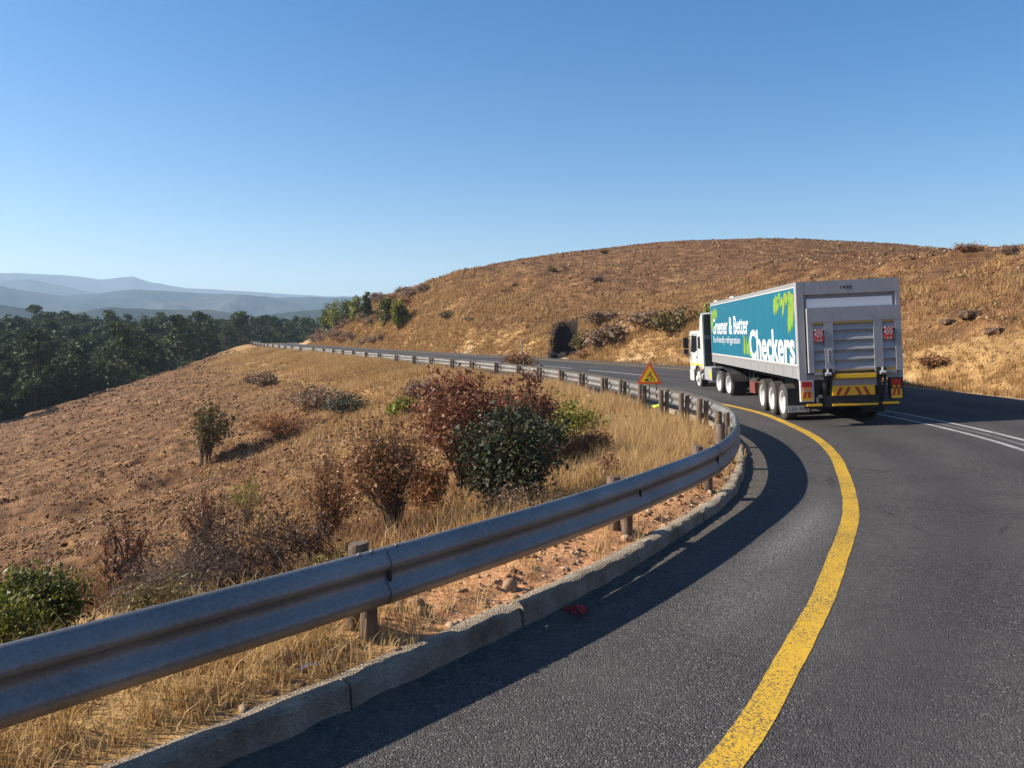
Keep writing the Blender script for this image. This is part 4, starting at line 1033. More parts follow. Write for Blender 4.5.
def clod_mat():
    n = N('earth_clod'); p = n.pos()
    c = n.ramp(n.attr('tint'), [(0.0, (0.078, 0.040, 0.017)), (0.5, (0.18, 0.095, 0.040)), (0.85, (0.29, 0.168, 0.075)), (1.0, (0.42, 0.29, 0.16))])
    return n.bsdf(c, 0.95, normal=n.bump(n.noise(p, 18, 5, 0.7), 0.7, 0.05), spec=0.1)
M['clod'] = clod_mat()
def add_clods(x, y, size):
    z = height(x, y); V, F, T = stones(np.stack([x, y, z - 0.06 * size], 1), size, R)
    tag(np_mesh('earth_clods', V, F, M['clod'], attrs={'tint': T}), kind='stuff')
ang = np.radians(R.uniform(-37, -5, 46000)); r = np.exp(R.uniform(math.log(9), math.log(165), 46000)); x, y = r * np.sin(ang), r * np.cos(ang); u, k = nearest(x, y); rx = np.interp(y, RIDGE[:, 1], RIDGE[:, 0])
ok = (u < -4.5) & (x > rx - 1.5) & (R.uniform(size=len(x)) < np.clip(0.5 + 1.5 * fbm(x / 4, y / 4, 165) + 0.8 * fbm(x / 1.2, y / 1.2, 166), 0.03, 1)); x, y, r = x[ok], y[ok], r[ok]
add_clods(x, y, (0.025 + 0.0010 * r) * np.minimum(2.2, np.exp(R.normal(0, 0.45, len(x)))))
ang = np.radians(R.uniform(-14, 40, 46000)); r = np.exp(R.uniform(math.log(33), math.log(200), 46000)); x, y = r * np.sin(ang), r * np.cos(ang); u, k = nearest(x, y); v = u - CUR[k, 3]
ok = (v > 5) & (R.uniform(size=len(x)) < np.clip(0.45 + 1.4 * fbm(x / 7, y / 7, 167) + 0.8 * fbm(x / 1.6, y / 1.6, 168), 0.03, 1)); x, y, r = x[ok], y[ok], r[ok]
add_clods(x, y, (0.022 + 0.0009 * r) * np.exp(R.normal(0, 0.45, len(x))))
ang = np.radians(R.uniform(-12, 40, 30000)); r = np.exp(R.uniform(math.log(28), math.log(190), 30000)); x, y = r * np.sin(ang), r * np.cos(ang); u, k = nearest(x, y); v = u - CUR[k, 3]
ok = (v > 3.0) & (R.uniform(size=len(x)) < np.clip(0.5 + 1.3 * fbm(x / 9, y / 9, 63), 0.1, 1)); x, y, r = x[ok], y[ok], r[ok]
add_stones(x, y, (0.03 + 0.0006 * r) * np.minimum(2.2, np.exp(R.normal(0, 0.5, len(x)))))
ang = np.radians(R.uniform(-36, -6, 20000)); r = np.exp(R.uniform(math.log(9), math.log(160), 20000)); x, y = r * np.sin(ang), r * np.cos(ang); u, k = nearest(x, y); rx = np.interp(y, RIDGE[:, 1], RIDGE[:, 0])
ok = (u < -6) & (x > rx - 1) & (R.uniform(size=len(x)) < np.clip(0.45 + 1.3 * fbm(x / 6, y / 6, 65), 0.06, 1)); x, y, r = x[ok], y[ok], r[ok]
add_stones(x, y, (0.02 + 0.0006 * r) * np.minimum(2.2, np.exp(R.normal(0, 0.5, len(x)))))
x, y, S, U = road_sample(2600, S0 + 1.0, S0 + 19, lambda n, e: R.uniform(-1.3, 0.16, n), R)
add_stones(x, y, 0.022 * np.exp(R.normal(0, 0.6, len(x))))
# ------------------------------------------------------------------ lettering
def text_mesh(name, txt, x0, x1, base, cap, mat, bold=0.02, xf=None, thick=0.004):
    """letters filling x0..x1 with a given cap height, standing on base; xf maps (u, v, w) to local space"""
    cu = bpy.data.curves.new(name, 'FONT'); cu.body = txt; cu.size = 1.0; cu.offset = bold; cu.extrude = 0.0; cu.resolution_u = 3
    tmp = bpy.data.objects.new(name, cu); COL.objects.link(tmp)
    dg = bpy.context.evaluated_depsgraph_get(); me = bpy.data.meshes.new_from_object(tmp.evaluated_get(dg))
    bpy.data.objects.remove(tmp); bpy.data.curves.remove(cu)
    co = np.empty(len(me.vertices) * 3, np.float32); me.vertices.foreach_get('co', co); co = co.reshape(-1, 3)
    hi = 0.70
    u = x0 + (co[:, 0] - co[:, 0].min()) / (co[:, 0].max() - co[:, 0].min()) * (x1 - x0)
    v = base + co[:, 1] / hi * cap
    P = np.array([xf(a, b) for a, b in zip(u, v)], np.float32)
    me.vertices.foreach_set('co', P.ravel()); me.name = name; me.materials.clear(); me.materials.append(mat); me.update()
    return me

# ------------------------------------------------------------------ the truck
M['teal'] = paint('teal_banner', (0.002, 0.128, 0.205), 0.35, dirt=0.05)
M['white'] = paint('white_paint', (0.50, 0.50, 0.49), 0.35, dirt=0.10)
M['silver'] = paint('silver_frame', (0.33, 0.325, 0.325), 0.42, metal=0.25, dirt=0.22)
M['grey'] = paint('grey_paint', (0.33, 0.33, 0.34), 0.45, dirt=0.30)
M['grey_dark'] = paint('grey_recess', (0.26, 0.26, 0.28), 0.5, dirt=0.35)
M['lift_white'] = paint('white_shutter', (0.88, 0.88, 0.86), 0.4, dirt=0.06)
M['black'] = paint('black_chassis', (0.014, 0.014, 0.015), 0.55, dirt=0.6)
M['cabback'] = paint('dark_cab_back', (0.016, 0.018, 0.026), 0.5, dirt=0.2)
M['glass'] = paint('dark_glass', (0.010, 0.012, 0.015), 0.18, dirt=0.0, spec=0.2)
M['tyre'] = paint('tyre_rubber', (0.060, 0.054, 0.050), 0.85, dirt=0.5, spec=0.2, scale=6)
M['rim'] = paint('white_rim', (0.60, 0.60, 0.59), 0.4, dirt=0.25)
M['yellow'] = paint('yellow_reflective', (0.90, 0.50, 0.02), 0.4, dirt=0.10)
M['redr'] = paint('red_reflective', (0.55, 0.035, 0.02), 0.4, dirt=0.12)
M['redlamp'] = paint('red_lamp', (0.42, 0.012, 0.012), 0.2, dirt=0.0)
M['orlamp'] = paint('amber_lamp', (0.80, 0.24, 0.02), 0.2, dirt=0.0)
M['tank'] = paint('brushed_tank', (0.55, 0.55, 0.55), 0.35, metal=0.5, dirt=0.25)
M['rustred'] = paint('red_brown_box', (0.16, 0.035, 0.02), 0.7, dirt=0.5)
M['leafdec'] = paint('lime_leaf_print', (0.22, 0.31, 0.03), 0.4, dirt=0.06)
M['leafdec2'] = paint('green_leaf_print', (0.13, 0.36, 0.045), 0.4, dirt=0.06)
M['ink'] = paint('dark_lettering', (0.02, 0.022, 0.03), 0.5, dirt=0.0)
M['blueink'] = paint('blue_lettering', (0.03, 0.05, 0.16), 0.5, dirt=0.0)
M['ltxt'] = paint('white_lettering', (0.62, 0.62, 0.62), 0.4, dirt=0.03)

TH = math.radians(5.0)
truck = empty('articulated_truck', (7.10, 18.85, 0.03), (0, math.radians(-2.4), -TH),
              'white cab truck pulling a grey and teal box trailer round the bend', 'truck')
truck.scale = (0.926, 0.926, 0.926)
TW, TL = 2.6, 13.4
def add(name, fn, mat, parent=truck, smooth=False, bevel=0.0, mtx=None):
    bm = bmesh.new(); fn(bm); return bm_obj(name, bm, mat, parent, smooth, mtx, bevel)
def mesh_child(name, me, parent): return link(bpy.data.objects.new(name, me), parent)

ZB, ZT = 1.28, 3.83
# body: box with floor rail, roof edge and corner posts
def f(bm):
    box(bm, 0.02, TW - 0.02, 0.10, TL, ZB + 0.02, ZT - 0.01)
trailer = add('trailer_box', f, M['grey_dark'])
def f(bm):
    box(bm, -0.012, 0.05, 0.0, TL + 0.01, ZB, ZB + 0.34); box(bm, TW - 0.05, TW + 0.012, 0.0, TL + 0.01, ZB, ZB + 0.34)
    box(bm, -0.022, 0.03, 0.003, TL + 0.013, ZB + 0.29, ZB + 0.335)
    for y in np.arange(0.6, 13, 1.02): box(bm, -0.018, 0.02, y, y + 0.05, ZB + 0.04, ZB + 0.26)
add('floor_rail', f, M['silver'], bevel=0.006)
def f(bm):
    for x0, x1 in ((-0.012, 0.10), (TW - 0.10, TW + 0.012)): box(bm, x0, x1, 0.10, TL + 0.01, ZT - 0.08, ZT + 0.02)
    box(bm, 0.05, TW - 0.05, 0.12, TL, ZT - 0.02, ZT + 0.012); box(bm, -0.012, TW + 0.012, TL - 0.06, TL + 0.02, ZB, ZT + 0.02)
add('roof_edge', f, M['silver'], bevel=0.012)
def f(bm): box(bm, -0.006, 0.02, 0.20, TL - 0.06, ZB + 0.345, ZT - 0.085)
banner = add('side_banner', f, M['teal'])
def f(bm):
    for z0, z1 in ((ZB + 0.343, ZB + 0.39), (ZT - 0.12, ZT - 0.083)): box(bm, -0.010, 0.0, 0.19, TL - 0.05, z0, z1)
    for y in (0.16, TL - 0.06): box(bm, -0.010, 0.0, y, y + 0.04, ZB + 0.343, ZT - 0.083)
add('banner_trim', f, M['white'], banner)
def f(bm):
    for y in np.arange(1.35, 13.0, 1.21): box(bm, -0.0072, 0.0, y, y + 0.012, ZB + 0.395, ZT - 0.17)
add('panel_seam', f, paint('teal_seam', (0.003, 0.085, 0.125), 0.4, dirt=0.1), banner)
xf = lambda d: (lambda u, v: (-0.0085 - d, TL - u, v))        # u runs from the front of the trailer to its tail
mesh_child('lettering', text_mesh('lettering', 'Greener & Better', TL - 13.0, TL - 5.95, 2.50, 0.66, M['ltxt'], 0.018, xf(0.0)), banner)
mesh_child('lettering', text_mesh('lettering', 'Eco-friendly refrigeration', TL - 12.9, TL - 7.4, 2.14, 0.27, M['ltxt'], 0.0, xf(0.0)), banner)
mesh_child('lettering', text_mesh('lettering', 'Checkers', TL - 5.85, TL - 0.34, 1.69, 0.92, M['ltxt'], 0.028, xf(0.0)), banner)
def leafpoly(bm, y, z, L, ang, w_, m, k):
    c, s_ = math.cos(ang), math.sin(ang); pts = []
    for t, ww in ((0, 0.06), (0.2, 0.7), (0.45, 1.0), (0.7, 0.72), (1, 0.0), (0.7, -0.72), (0.45, -1.0), (0.2, -0.7)):
        a, b = t * L, ww * w_ / 2
        pts.append((y + a * c - b * s_, z + a * s_ + b * c))
    vs = [bm.verts.new((-0.0075 - 0.0006 * k, p[0], min(max(p[1], ZB + 0.395), ZT - 0.17))) for p in [(min(max(q[0], 0.21), TL - 0.07), q[1]) for q in pts]]
    f_ = bm.faces.new(vs[::-1]); f_.material_index = m
rnd = random.Random(4)
for grp in (((24, (0.25, 2.3), (3.70, 3.45), (-2.1, -1.0), (0.25, 0.6)), (8, (0.22, 0.8), (3.35, 3.1), (-1.9, -1.2), (0.4, 0.75))),
            ((14, (12.0, 13.3), (3.65, 3.35), (-2.0, -1.1), (0.3, 0.6)), (10, (12.9, 13.3), (3.35, 2.85), (-1.9, -1.3), (0.3, 0.5))),
            ((11, (5.7, 6.9), (1.70, 1.82), (0.9, 2.3), (0.35, 0.85)),)):
    def f(bm):
        k = 0
        for n_, (ya, yb), (za, zb), (aa, ab), (la, lb) in grp:
            for _ in range(n_):
                leafpoly(bm, rnd.uniform(ya, yb), rnd.uniform(min(za, zb), max(za, zb)), rnd.uniform(la, lb), rnd.uniform(aa, ab), rnd.uniform(0.14, 0.30), 0 if rnd.random() < 0.62 else 1, k); k = (k + 1) % 9
    add('leaf_print', f, [M['leafdec'], M['leafdec2']], banner)
def f(bm):
    for y0 in (9.1, 12.6): box(bm, 0.15, 0.75, y0, y0 + 0.7, ZT + 0.013, ZT + 0.11)
add('roof_vent', f, M['white'], bevel=0.03)
# tail frame
def f(bm):
    box(bm, -0.015, 0.17, -0.03, 0.14, ZB - 0.03, ZT + 0.022); box(bm, TW - 0.10, TW + 0.015, -0.03, 0.14, ZB - 0.03, ZT + 0.022)
    box(bm, 0.171, TW - 0.101, -0.028, 0.14, ZT - 0.33, ZT + 0.020)
    box(bm, 0.171, TW - 0.101, -0.01, 0.14, ZB - 0.03, ZB + 0.11)
tail = add('rear_frame', f, M['grey'], bevel=0.01)
mesh_child('lettering', text_mesh('lettering', '1498', 1.12, 1.42, ZT - 0.215, 0.095, M['ink'], 0.02, lambda u, v: (u, -0.0305, v)), tail)
def f(bm):
    box(bm, 0.171, TW - 0.101, 0.05, 0.13, ZT - 1.2, ZT - 0.331)
add('shutter', f, M['grey_dark'])
def f(bm):
    box(bm, 0.25, TW - 0.16, 0.02, 0.05, ZT - 0.70, ZT - 0.44)
    box(bm, 0.30, 0.315, 0.012, 0.03, ZT - 0.69, ZT - 0.45); box(bm, TW - 0.22, TW - 0.205, 0.012, 0.03, ZT - 0.69, ZT - 0.45)
add('shutter_panel', f, M['lift_white'], bevel=0.006)
# tail lift standing upright against the tail
y0 = -0.14
def f(bm):
    box(bm, 0.21, TW - 0.02, y0, -0.034, ZT - 1.06, ZT - 0.69)                                        # head band
    for a, b in ((0.21, 0.345), (0.63, 0.86), (1.88, 2.10), (2.42, TW - 0.02)): box(bm, a, b, y0 + 0.002, -0.034, ZB + 0.16, ZT - 1.061)
    box(bm, 0.346, 0.629, y0 + 0.003, -0.034, ZB + 0.10, ZB + 0.17); box(bm, 2.101, 2.419, y0 + 0.003, -0.034, ZB + 0.10, ZB + 0.17)
lift = add('tail_lift', f, M['grey'], bevel=0.008)
def f(bm):
    z = ZB + 0.18; top = ZT - 1.065; n_ = 5; hz_ = (top - z) / n_
    for a, b, d in ((0.862, 1.878, 0.0), (0.347, 0.628, 0.01), (2.102, 2.418, 0.01)):
        box(bm, a, b, -0.05, -0.036, z, top)
        for k in range(n_):
            zz = z + k * hz_
            prism(bm, [(-0.052, zz), (-0.052, zz + hz_ * 0.86), (-0.075, zz + hz_ * 0.80), (-0.115, zz + hz_ * 0.30), (-0.120, zz + hz_ * 0.16), (-0.075, zz + hz_ * 0.08)], 'x', a + 0.002, b - 0.002)
add('ribbed_panel', f, M['grey'], lift)
def f(bm):
    for a, b in ((0.862, 1.878), (0.347, 0.628), (2.102, 2.418)): box(bm, a, b, y0 + 0.01, -0.036, ZT - 1.115, ZT - 1.064)
    box(bm, 0.35, 0.62, y0 + 0.02, -0.05, ZB + 0.171, ZB + 0.25); box(bm, 2.11, 2.40, y0 + 0.02, -0.05, ZB + 0.171, ZB + 0.25)
add('yellow_strip', f, paint('dull_yellow', (0.55, 0.36, 0.06), 0.5, dirt=0.3), lift)
for x in (0.395, 2.16):
    def f(bm):
        z = ZB + 0.98
        for k in range(6):
            for j in range(5): box(bm, x + 0.04 * j, x + 0.04 * j + 0.04, y0 - 0.012, y0 + 0.05, z + 0.055 * k, z + 0.055 * k + 0.055, 1 if (k == 0 and j % 2) or (k > 1 and (j + k) % 2) else 0)
    add('warning_flag', f, [M['redr'], M['white']], lift)
def f(bm):
    box(bm, 0.70, 0.81, y0 - 0.008, y0 + 0.004, ZB + 0.42, ZB + 0.78)
lab = add('notice_label', f, M['white'], lift)
def f(bm):
    for k in range(6): box(bm, 0.715, 0.79 - 0.02 * (k % 2), y0 - 0.0105, y0 - 0.0085, ZB + 0.45 + 0.05 * k, ZB + 0.475 + 0.05 * k)
add('notice_marks', f, M['ink'], lab)
def f(bm):
    for x in (0.66, 2.02):
        tube(bm, [(x, -0.10, ZB + 0.20), (x - 0.02, -0.02, ZB - 0.15), (x - 0.03, 0.16, 0.55)], [0.055, 0.06, 0.05], 8)
        tube(bm, [(x + 0.12, -0.10, ZB + 0.1), (x + 0.10, 0.1, 0.55)], [0.035, 0.035], 8)
        box(bm, x - 0.12, x + 0.12, y0 - 0.03, -0.03, ZB + 0.05, ZB + 0.26)
    box(bm, 0.5, 2.12, 0.1, 0.35, 0.60, 0.76)
add('lift_arm', f, M['black'], lift, smooth=True)
def f(bm):
    for x in (0.60, 1.98): tube(bm, [(x, y0 - 0.06, ZB + 0.12), (x + 0.14, y0 - 0.06, ZB + 0.12)], 0.045, 10); tube(bm, [(x + 0.07, y0 - 0.04, ZB + 0.1), (x + 0.07, y0 - 0.04, ZB + 0.26)], 0.03, 8)
add('lift_hinge', f, M['tank'], lift, smooth=True)
def f(bm): box(bm, 0.86, 1.88, y0 - 0.05, -0.03, ZB + 0.00, ZB + 0.11)
add('bumper_bar', f, M['yellow'], lift, bevel=0.012)
def f(bm): box(bm, 0.78, 1.96, -0.03, 0.05, ZB - 0.22, ZB - 0.03)
add('lift_housing', f, M['grey'], bevel=0.02)
def f(bm): box(bm, 0.80, 1.88, -0.055, -0.01, ZB - 0.46, ZB - 0.20)
chev = add('chevron_board', f, M['yellow'])
def f(bm):
    a, b = ZB - 0.455, ZB - 0.245
    for k in range(5):
        x = 0.88 + 0.20 * k
        s_ = 0.11 if k < 2 else -0.11
        if k == 2: continue
        prism(bm, [(x - (0 if s_ > 0 else -0.0), a), (x + 0.085, a), (x + 0.085 + s_, b), (x + s_, b)], 'y', -0.058, -0.0552)
add('chevron_stripe', f, M['redr'], chev)
def f(bm):
    box(bm, 0.60, 2.0, -0.02, 0.5, ZB - 0.75, ZB - 0.465)
add('underframe', f, M['black'])
def f(bm):
    box(bm, 0.80, 1.95, -0.05, 0.02, 0.55, 0.60); box(bm, 0.14, 0.53, -0.05, 0.02, 0.56, 0.62); box(bm, 2.08, 2.48, -0.05, 0.02, 0.56, 0.62)
add('underrun_bar', f, M['yellow'], bevel=0.01)
def f(bm):
    for x in (0.30, 0.9, 1.85, 2.3): box(bm, x, x + 0.06, 0.021, 0.09, 0.52, ZB)
    box(bm, 0.1, 2.5, 0.022, 0.08, 0.50, 0.64)
add('underrun_bracket', f, M['black'])
for xa, xb in ((0.0, 0.34), (TW - 0.33, TW + 0.01)):
    def f(bm):
        box(bm, xa, xb, -0.03, 0.10, ZB - 0.60, ZB - 0.035)
    lamp = add('tail_lamp', f, M['white'] if xa == 0.0 else M['black'], bevel=0.008)
    def f(bm):
        box(bm, xa + 0.035, xb - 0.05, -0.045, -0.028, ZB - 0.215, ZB - 0.065)
    add('red_lens', f, M['redlamp'], lamp, bevel=0.01)
    def f(bm):
        tube(bm, [(xa + 0.10, -0.031, ZB - 0.265), (xa + 0.10, -0.05, ZB - 0.265)], 0.045, 14); tube(bm, [(xa + 0.22, -0.031, ZB - 0.265), (xa + 0.22, -0.05, ZB - 0.265)], 0.045, 14)
    add('amber_lens', f, M['orlamp'], lamp)
    def f(bm): box(bm, xa + 0.03, xb - 0.04, -0.037, -0.028, ZB - 0.57, ZB - 0.33)
    pl = add('reflector_board', f, M['yellow'], lamp)
    def f(bm):
        a, b = ZB - 0.50, ZB - 0.335
        for k in range(2): prism(bm, [(xa + 0.04 + 0.13 * k, a), (xa + 0.11 + 0.13 * k, a), (xa + 0.16 + 0.10 * k, b), (xa + 0.09 + 0.10 * k, b)], 'y', -0.0402, -0.0374)
    add('reflector_stripe', f, M['redr'], lamp)
def f(bm): box(bm, -0.02, 0.56, 1.24, 1.25, 0.28, 0.46)
plate = add('number_plate', f, M['white'])
mesh_child('lettering', text_mesh('lettering', 'LEX KNJ', 0.015, 0.525, 0.325, 0.095, M['blueink'], 0.01, lambda u, v: (u, 1.2375, v)), plate)
for x in (-0.01, 1.98):
    def f(bm): box(bm, x, x + 0.62, 1.26, 1.275, 0.22, 0.95)
    add('mud_flap', f, M['black'])
# chassis
def f(bm):
    for x in (0.85, 1.62): box(bm, x, x + 0.12, 0.5, 11.6, ZB - 0.30, ZB + 0.02)
    for y in np.arange(1.0, 12.8, 0.9): box(bm, 0.1, 2.5, y, y + 0.07, ZB - 0.08, ZB + 0.02)
    for y in (2.1, 3.35, 4.6): tube(bm, [(0.35, y, 0.51), (2.25, y, 0.51)], 0.08, 8)
    for x in (0.95, 1.65): box(bm, x, x + 0.05, 1.6, 5.2, 0.5, ZB - 0.25)
    for x in (0.55, 1.95): box(bm, x, x + 0.1, 8.6, 8.75, 0.35, ZB - 0.1)
add('trailer_chassis', f, M['black'])
def f(bm): box(bm, 0.12, 0.62, 5.9, 6.7, 0.45, 0.82)
add('tool_box', f, M['rustred'], bevel=0.03)
def f(bm): tube(bm, [(0.55, 7.0, 0.72), (0.55, 7.9, 0.72)], 0.17, 14)
add('air_tank', f, M['rust'], smooth=True)

def wheel_parts(r, wd, dish, hub):
    """wheel lying along x, outer face at x=0, body towards +x"""
    prof = [(wd * 0.06, r * 0.66), (0.0, r * 0.70), (-0.008, r * 0.80), (0.004, r * 0.90), (wd * 0.06, r * 0.975), (wd * 0.14, r), (wd * 0.86, r), (wd * 0.94, r * 0.975), (wd, r * 0.88), (wd, r * 0.66)]
    bm = bmesh.new(); n = 40; rings = []
    for k in range(n):
        a = 2 * math.pi * k / n
        rings.append([bm.verts.new((x, q * math.cos(a), q * math.sin(a))) for x, q in prof])
    for k in range(n):
        A, B = rings[k], rings[(k + 1) % n]
        for i in range(len(prof)): bm.faces.new((A[i], A[(i + 1) % len(prof)], B[(i + 1) % len(prof)], B[i]))
    for k in range(n * 2):                                                    # tread blocks
        a = 2 * math.pi * k / (n * 2); c, s_ = math.cos(a), math.sin(a); da = 0.03
        for x0_, x1_ in ((wd * 0.12, wd * 0.32), (wd * 0.38, wd * 0.60), (wd * 0.66, wd * 0.88)):
            vv = [bm.verts.new((x, q * math.cos(a + t), q * math.sin(a + t))) for q in (r * 0.995, r * 1.018) for x, t in ((x0_, -da), (x1_, -da), (x1_, da), (x0_, da))]
            for fi in ((4, 5, 6, 7), (0, 1, 5, 4), (1, 2, 6, 5), (2, 3, 7, 6), (3, 0, 4, 7)): bm.faces.new([vv[i] for i in fi])
    tme = bm
    bm2 = bmesh.new(); rp = [(wd * 0.07, r * 0.67), (0.012, r * 0.655), (0.03, r * 0.60), (dish * 0.7, r * 0.565), (dish, r * 0.50), (dish, r * 0.30), (dish - hub, r * 0.24), (dish - hub - 0.01, r * 0.16), (dish - hub - 0.01, 0.0)]
    rings = []
    for k in range(n):
        a = 2 * math.pi * k / n; rings.append([bm2.verts.new((x, max(q, 1e-4) * math.cos(a), max(q, 1e-4) * math.sin(a))) for x, q in rp])
    for k in range(n):
        A, B = rings[k], rings[(k + 1) % n]
        for i in range(len(rp) - 1): bm2.faces.new((A[i], A[i + 1], B[i + 1], B[i]))
    for k in range(10):
        a = 2 * math.pi * k / 10; tube(bm2, [(dish - 0.004, r * 0.38 * math.cos(a), r * 0.38 * math.sin(a)), (dish - 0.035, r * 0.38 * math.cos(a), r * 0.38 * math.sin(a))], 0.016, 6)
    bmesh.ops.remove_doubles(bm2, verts=bm2.verts, dist=0.0005)
    for k in range(10):
        a = 2 * math.pi * (k + 0.5) / 10; cy_, cz_ = r * 0.445 * math.cos(a), r * 0.445 * math.sin(a)
        f_ = bm2.faces.new([bm2.verts.new((dish - 0.004, cy_ + r * 0.045 * math.cos(t), cz_ + r * 0.045 * math.sin(t))) for t in (2 * math.pi * q / 10 for q in range(10))]); f_.material_index = 1
    return tme, bm2
def mk(bm, name, mat, ang=40):
    bmesh.ops.recalc_face_normals(bm, faces=bm.faces); me = bpy.data.meshes.new(name); bm.to_mesh(me); bm.free()
    me.polygons.foreach_set('use_smooth', np.ones(len(me.polygons), bool)); me.set_sharp_from_angle(angle=math.radians(ang)); me.materials.append(mat)
    if name == 'rim': me.materials.append(M['black'])
    return me
t_, r_ = wheel_parts(0.51, 0.36, 0.15, 0.09); W_T = (mk(t_, 'tyre', M['tyre']), mk(r_, 'rim', M['rim']))
t_, r_ = wheel_parts(0.51, 0.60, 0.16, 0.05); W_D = (mk(t_, 'tyre', M['tyre']), mk(r_, 'rim', M['rim']))
t_, r_ = wheel_parts(0.50, 0.31, 0.02, 0.10); W_F = (mk(t_, 'tyre', M['tyre']), mk(r_, 'rim', M['rim']))
def wheel(kind, x, y, z, parent, flip=False, base=Matrix.Identity(4)):
    o = bpy.data.objects.new('wheel', kind[0]); link(o, parent); o.matrix_local = base @ Matrix.Translation((x, y, z)) @ Matrix.Rotation(math.pi if flip else 0, 4, 'Z') @ Matrix.Rotation(random.uniform(0, 6), 4, 'X')
    link(bpy.data.objects.new('rim', kind[1]), o); return o
for y in (2.05, 3.30, 4.55):
    wheel(W_T, 0.03, y, 0.51, truck); wheel(W_T, TW - 0.03, y, 0.51, truck, True)

# tractor, turned a little against the trailer; its own frame: x across, y forward, origin between the drive axles
AX = Matrix.Translation((TW / 2 - 0.14, 10.75, 0)) @ Matrix.Rotation(math.radians(5.5), 4, 'Z')
def addt(name, fn, mat, parent=truck, smooth=False, bevel=0.0): return add(name, fn, mat, parent, smooth, bevel, AX)
for y in (-0.68, 0.68):
    wheel(W_D, -1.24, y, 0.51, truck, base=AX); wheel(W_D, 1.24, y, 0.51, truck, True, base=AX)
wheel(W_F, -1.22, 4.05, 0.50, truck, base=AX); wheel(W_F, 1.22, 4.05, 0.50, truck, True, base=AX)
def f(bm):
    for x in (-0.46, 0.36): box(bm, x, x + 0.10, -1.5, 5.2, 0.72, 1.0)
    box(bm, -0.45, 0.45, -0.5, 0.5, 1.0, 1.12); box(bm, -0.9, 0.9, 2.3, 2.6, 0.6, 1.25)
    for y in (-0.68, 0.68, 4.05): tube(bm, [(-0.95, y, 0.5), (0.95, y, 0.5)], 0.10, 8)
    box(bm, -0.40, 0.40, 2.6, 3.0, 1.0, 2.0)
addt('tractor_chassis', f, M['black'])
for s_ in (-1, 1):
    def f(bm):
        pts = [(1.30 * math.cos(a), 0.52 + 0.62 * math.sin(a)) for a in np.linspace(0.2, math.pi - 0.2, 13)]
        x0_, x1_ = (-1.25, -0.62) if s_ < 0 else (0.62, 1.25)
        prism(bm, pts + [(a * 0.98, b - 0.025) for a, b in pts[::-1]], 'x', x0_, x1_)
    addt('mudguard', f, M['black'])
def f(bm):
    box(bm, -1.22, -0.62, 1.75, 2.95, 0.52, 1.08); 
tk = addt('fuel_tank', f, M['tank'], bevel=0.08, smooth=True)
def f(bm): box(bm, -1.232, -1.18, 1.80, 2.05, 0.62, 0.92)
addt('yellow_marker', f, M['yellow'], tk)
def f(bm): box(bm, 0.62, 1.22, 1.75, 2.95, 0.52, 1.08)
addt('fuel_tank', f, M['tank'], bevel=0.08, smooth=True)
def f(bm): tube(bm, [(-1.10, 3.18, 0.62), (-1.10, 3.42, 0.62)], 0.16, 14)
addt('air_filter', f, M['tank'], smooth=True)
# cab
def f(bm):
    side = [(3.05, 0.95), (3.05, 2.66), (5.20, 2.66), (5.32, 2.58), (5.40, 1.62), (5.42, 1.30), (5.42, 0.86), (4.75, 0.86)] + [(4.05 + 0.66 * math.cos(a), 0.50 + 0.62 * math.sin(a)) for a in np.linspace(0.62, math.pi - 0.55, 9)] + [(3.38, 0.95)]
    prism(bm, side, 'x', -1.24, 1.24)
cab = addt('cab', f, M['white'], bevel=0.035, smooth=True)
def f(bm):
    prism(bm, [(3.05, 2.665), (3.05, 3.38), (3.16, 3.45), (3.42, 3.42), (3.66, 3.20), (3.80, 2.665)], 'x', -1.16, 1.16)
addt('roof_fairing', f, M['white'], cab, bevel=0.08, smooth=True)
def f(bm):
    for s_ in (-1, 1):
        x0_, x1_ = (-1.25, -1.19) if s_ < 0 else (1.19, 1.25)
        prism(bm, [(2.90, 1.0), (2.90, 3.30), (2.95, 3.40), (3.00, 3.44), (3.045, 3.40), (3.045, 1.0)], 'x', x0_, x1_)
addt('side_fairing', f, M['white'], cab, bevel=0.012)
def f(bm):
    prism(bm, [(-1.185, 0.98), (1.185, 0.98), (1.185, 3.2), (1.08, 3.38), (-1.08, 3.38), (-1.185, 3.2)], 'y', 2.905, 3.046)
back = addt('cab_back', f, M['cabback'], cab)
def f(bm): box(bm, -1.18, 1.18, 2.885, 2.904, 2.28, 2.46)
addt('cross_panel', f, paint('grey_cross_panel', (0.10, 0.105, 0.13), 0.5), cab)
def f(bm):
    prism(bm, [(4.05, 1.78), (4.05, 2.44), (4.98, 2.46), (5.16, 1.70), (4.6, 1.66)], 'x', -1.252, -1.228)
addt('side_window', f, M['glass'], cab)
def f(bm): prism(bm, [(3.42, 1.86), (3.42, 2.40), (3.82, 2.40), (3.82, 1.86)], 'x', -1.252, -1.228)
addt('side_window', f, M['glass'], cab)
def f(bm): prism(bm, [(4.05, 1.78), (4.05, 2.44), (4.98, 2.46), (5.16, 1.70), (4.6, 1.66)], 'x', 1.228, 1.250)
addt('side_window', f, M['glass'], cab)
def f(bm):
    prism(bm, [(5.25, 2.50), (5.345, 2.50), (5.412, 1.64), (5.30, 1.60)], 'x', -1.08, 1.08)
addt('windscreen', f, M['glass'], cab)
def f(bm):
    for a, b in (((3.95, 0.98), (3.95, 2.5)), ((3.95, 2.5), (4.90, 2.5)), ((4.90, 2.5), (5.18, 1.66)), ((5.18, 1.66), (5.10, 1.0))):
        tube(bm, [(-1.243, a[0], a[1]), (-1.243, b[0], b[1])], 0.009, 5)
    box(bm, -1.262, -1.235, 4.06, 4.22, 1.44, 1.49)
addt('door', f, M['rust'], cab)
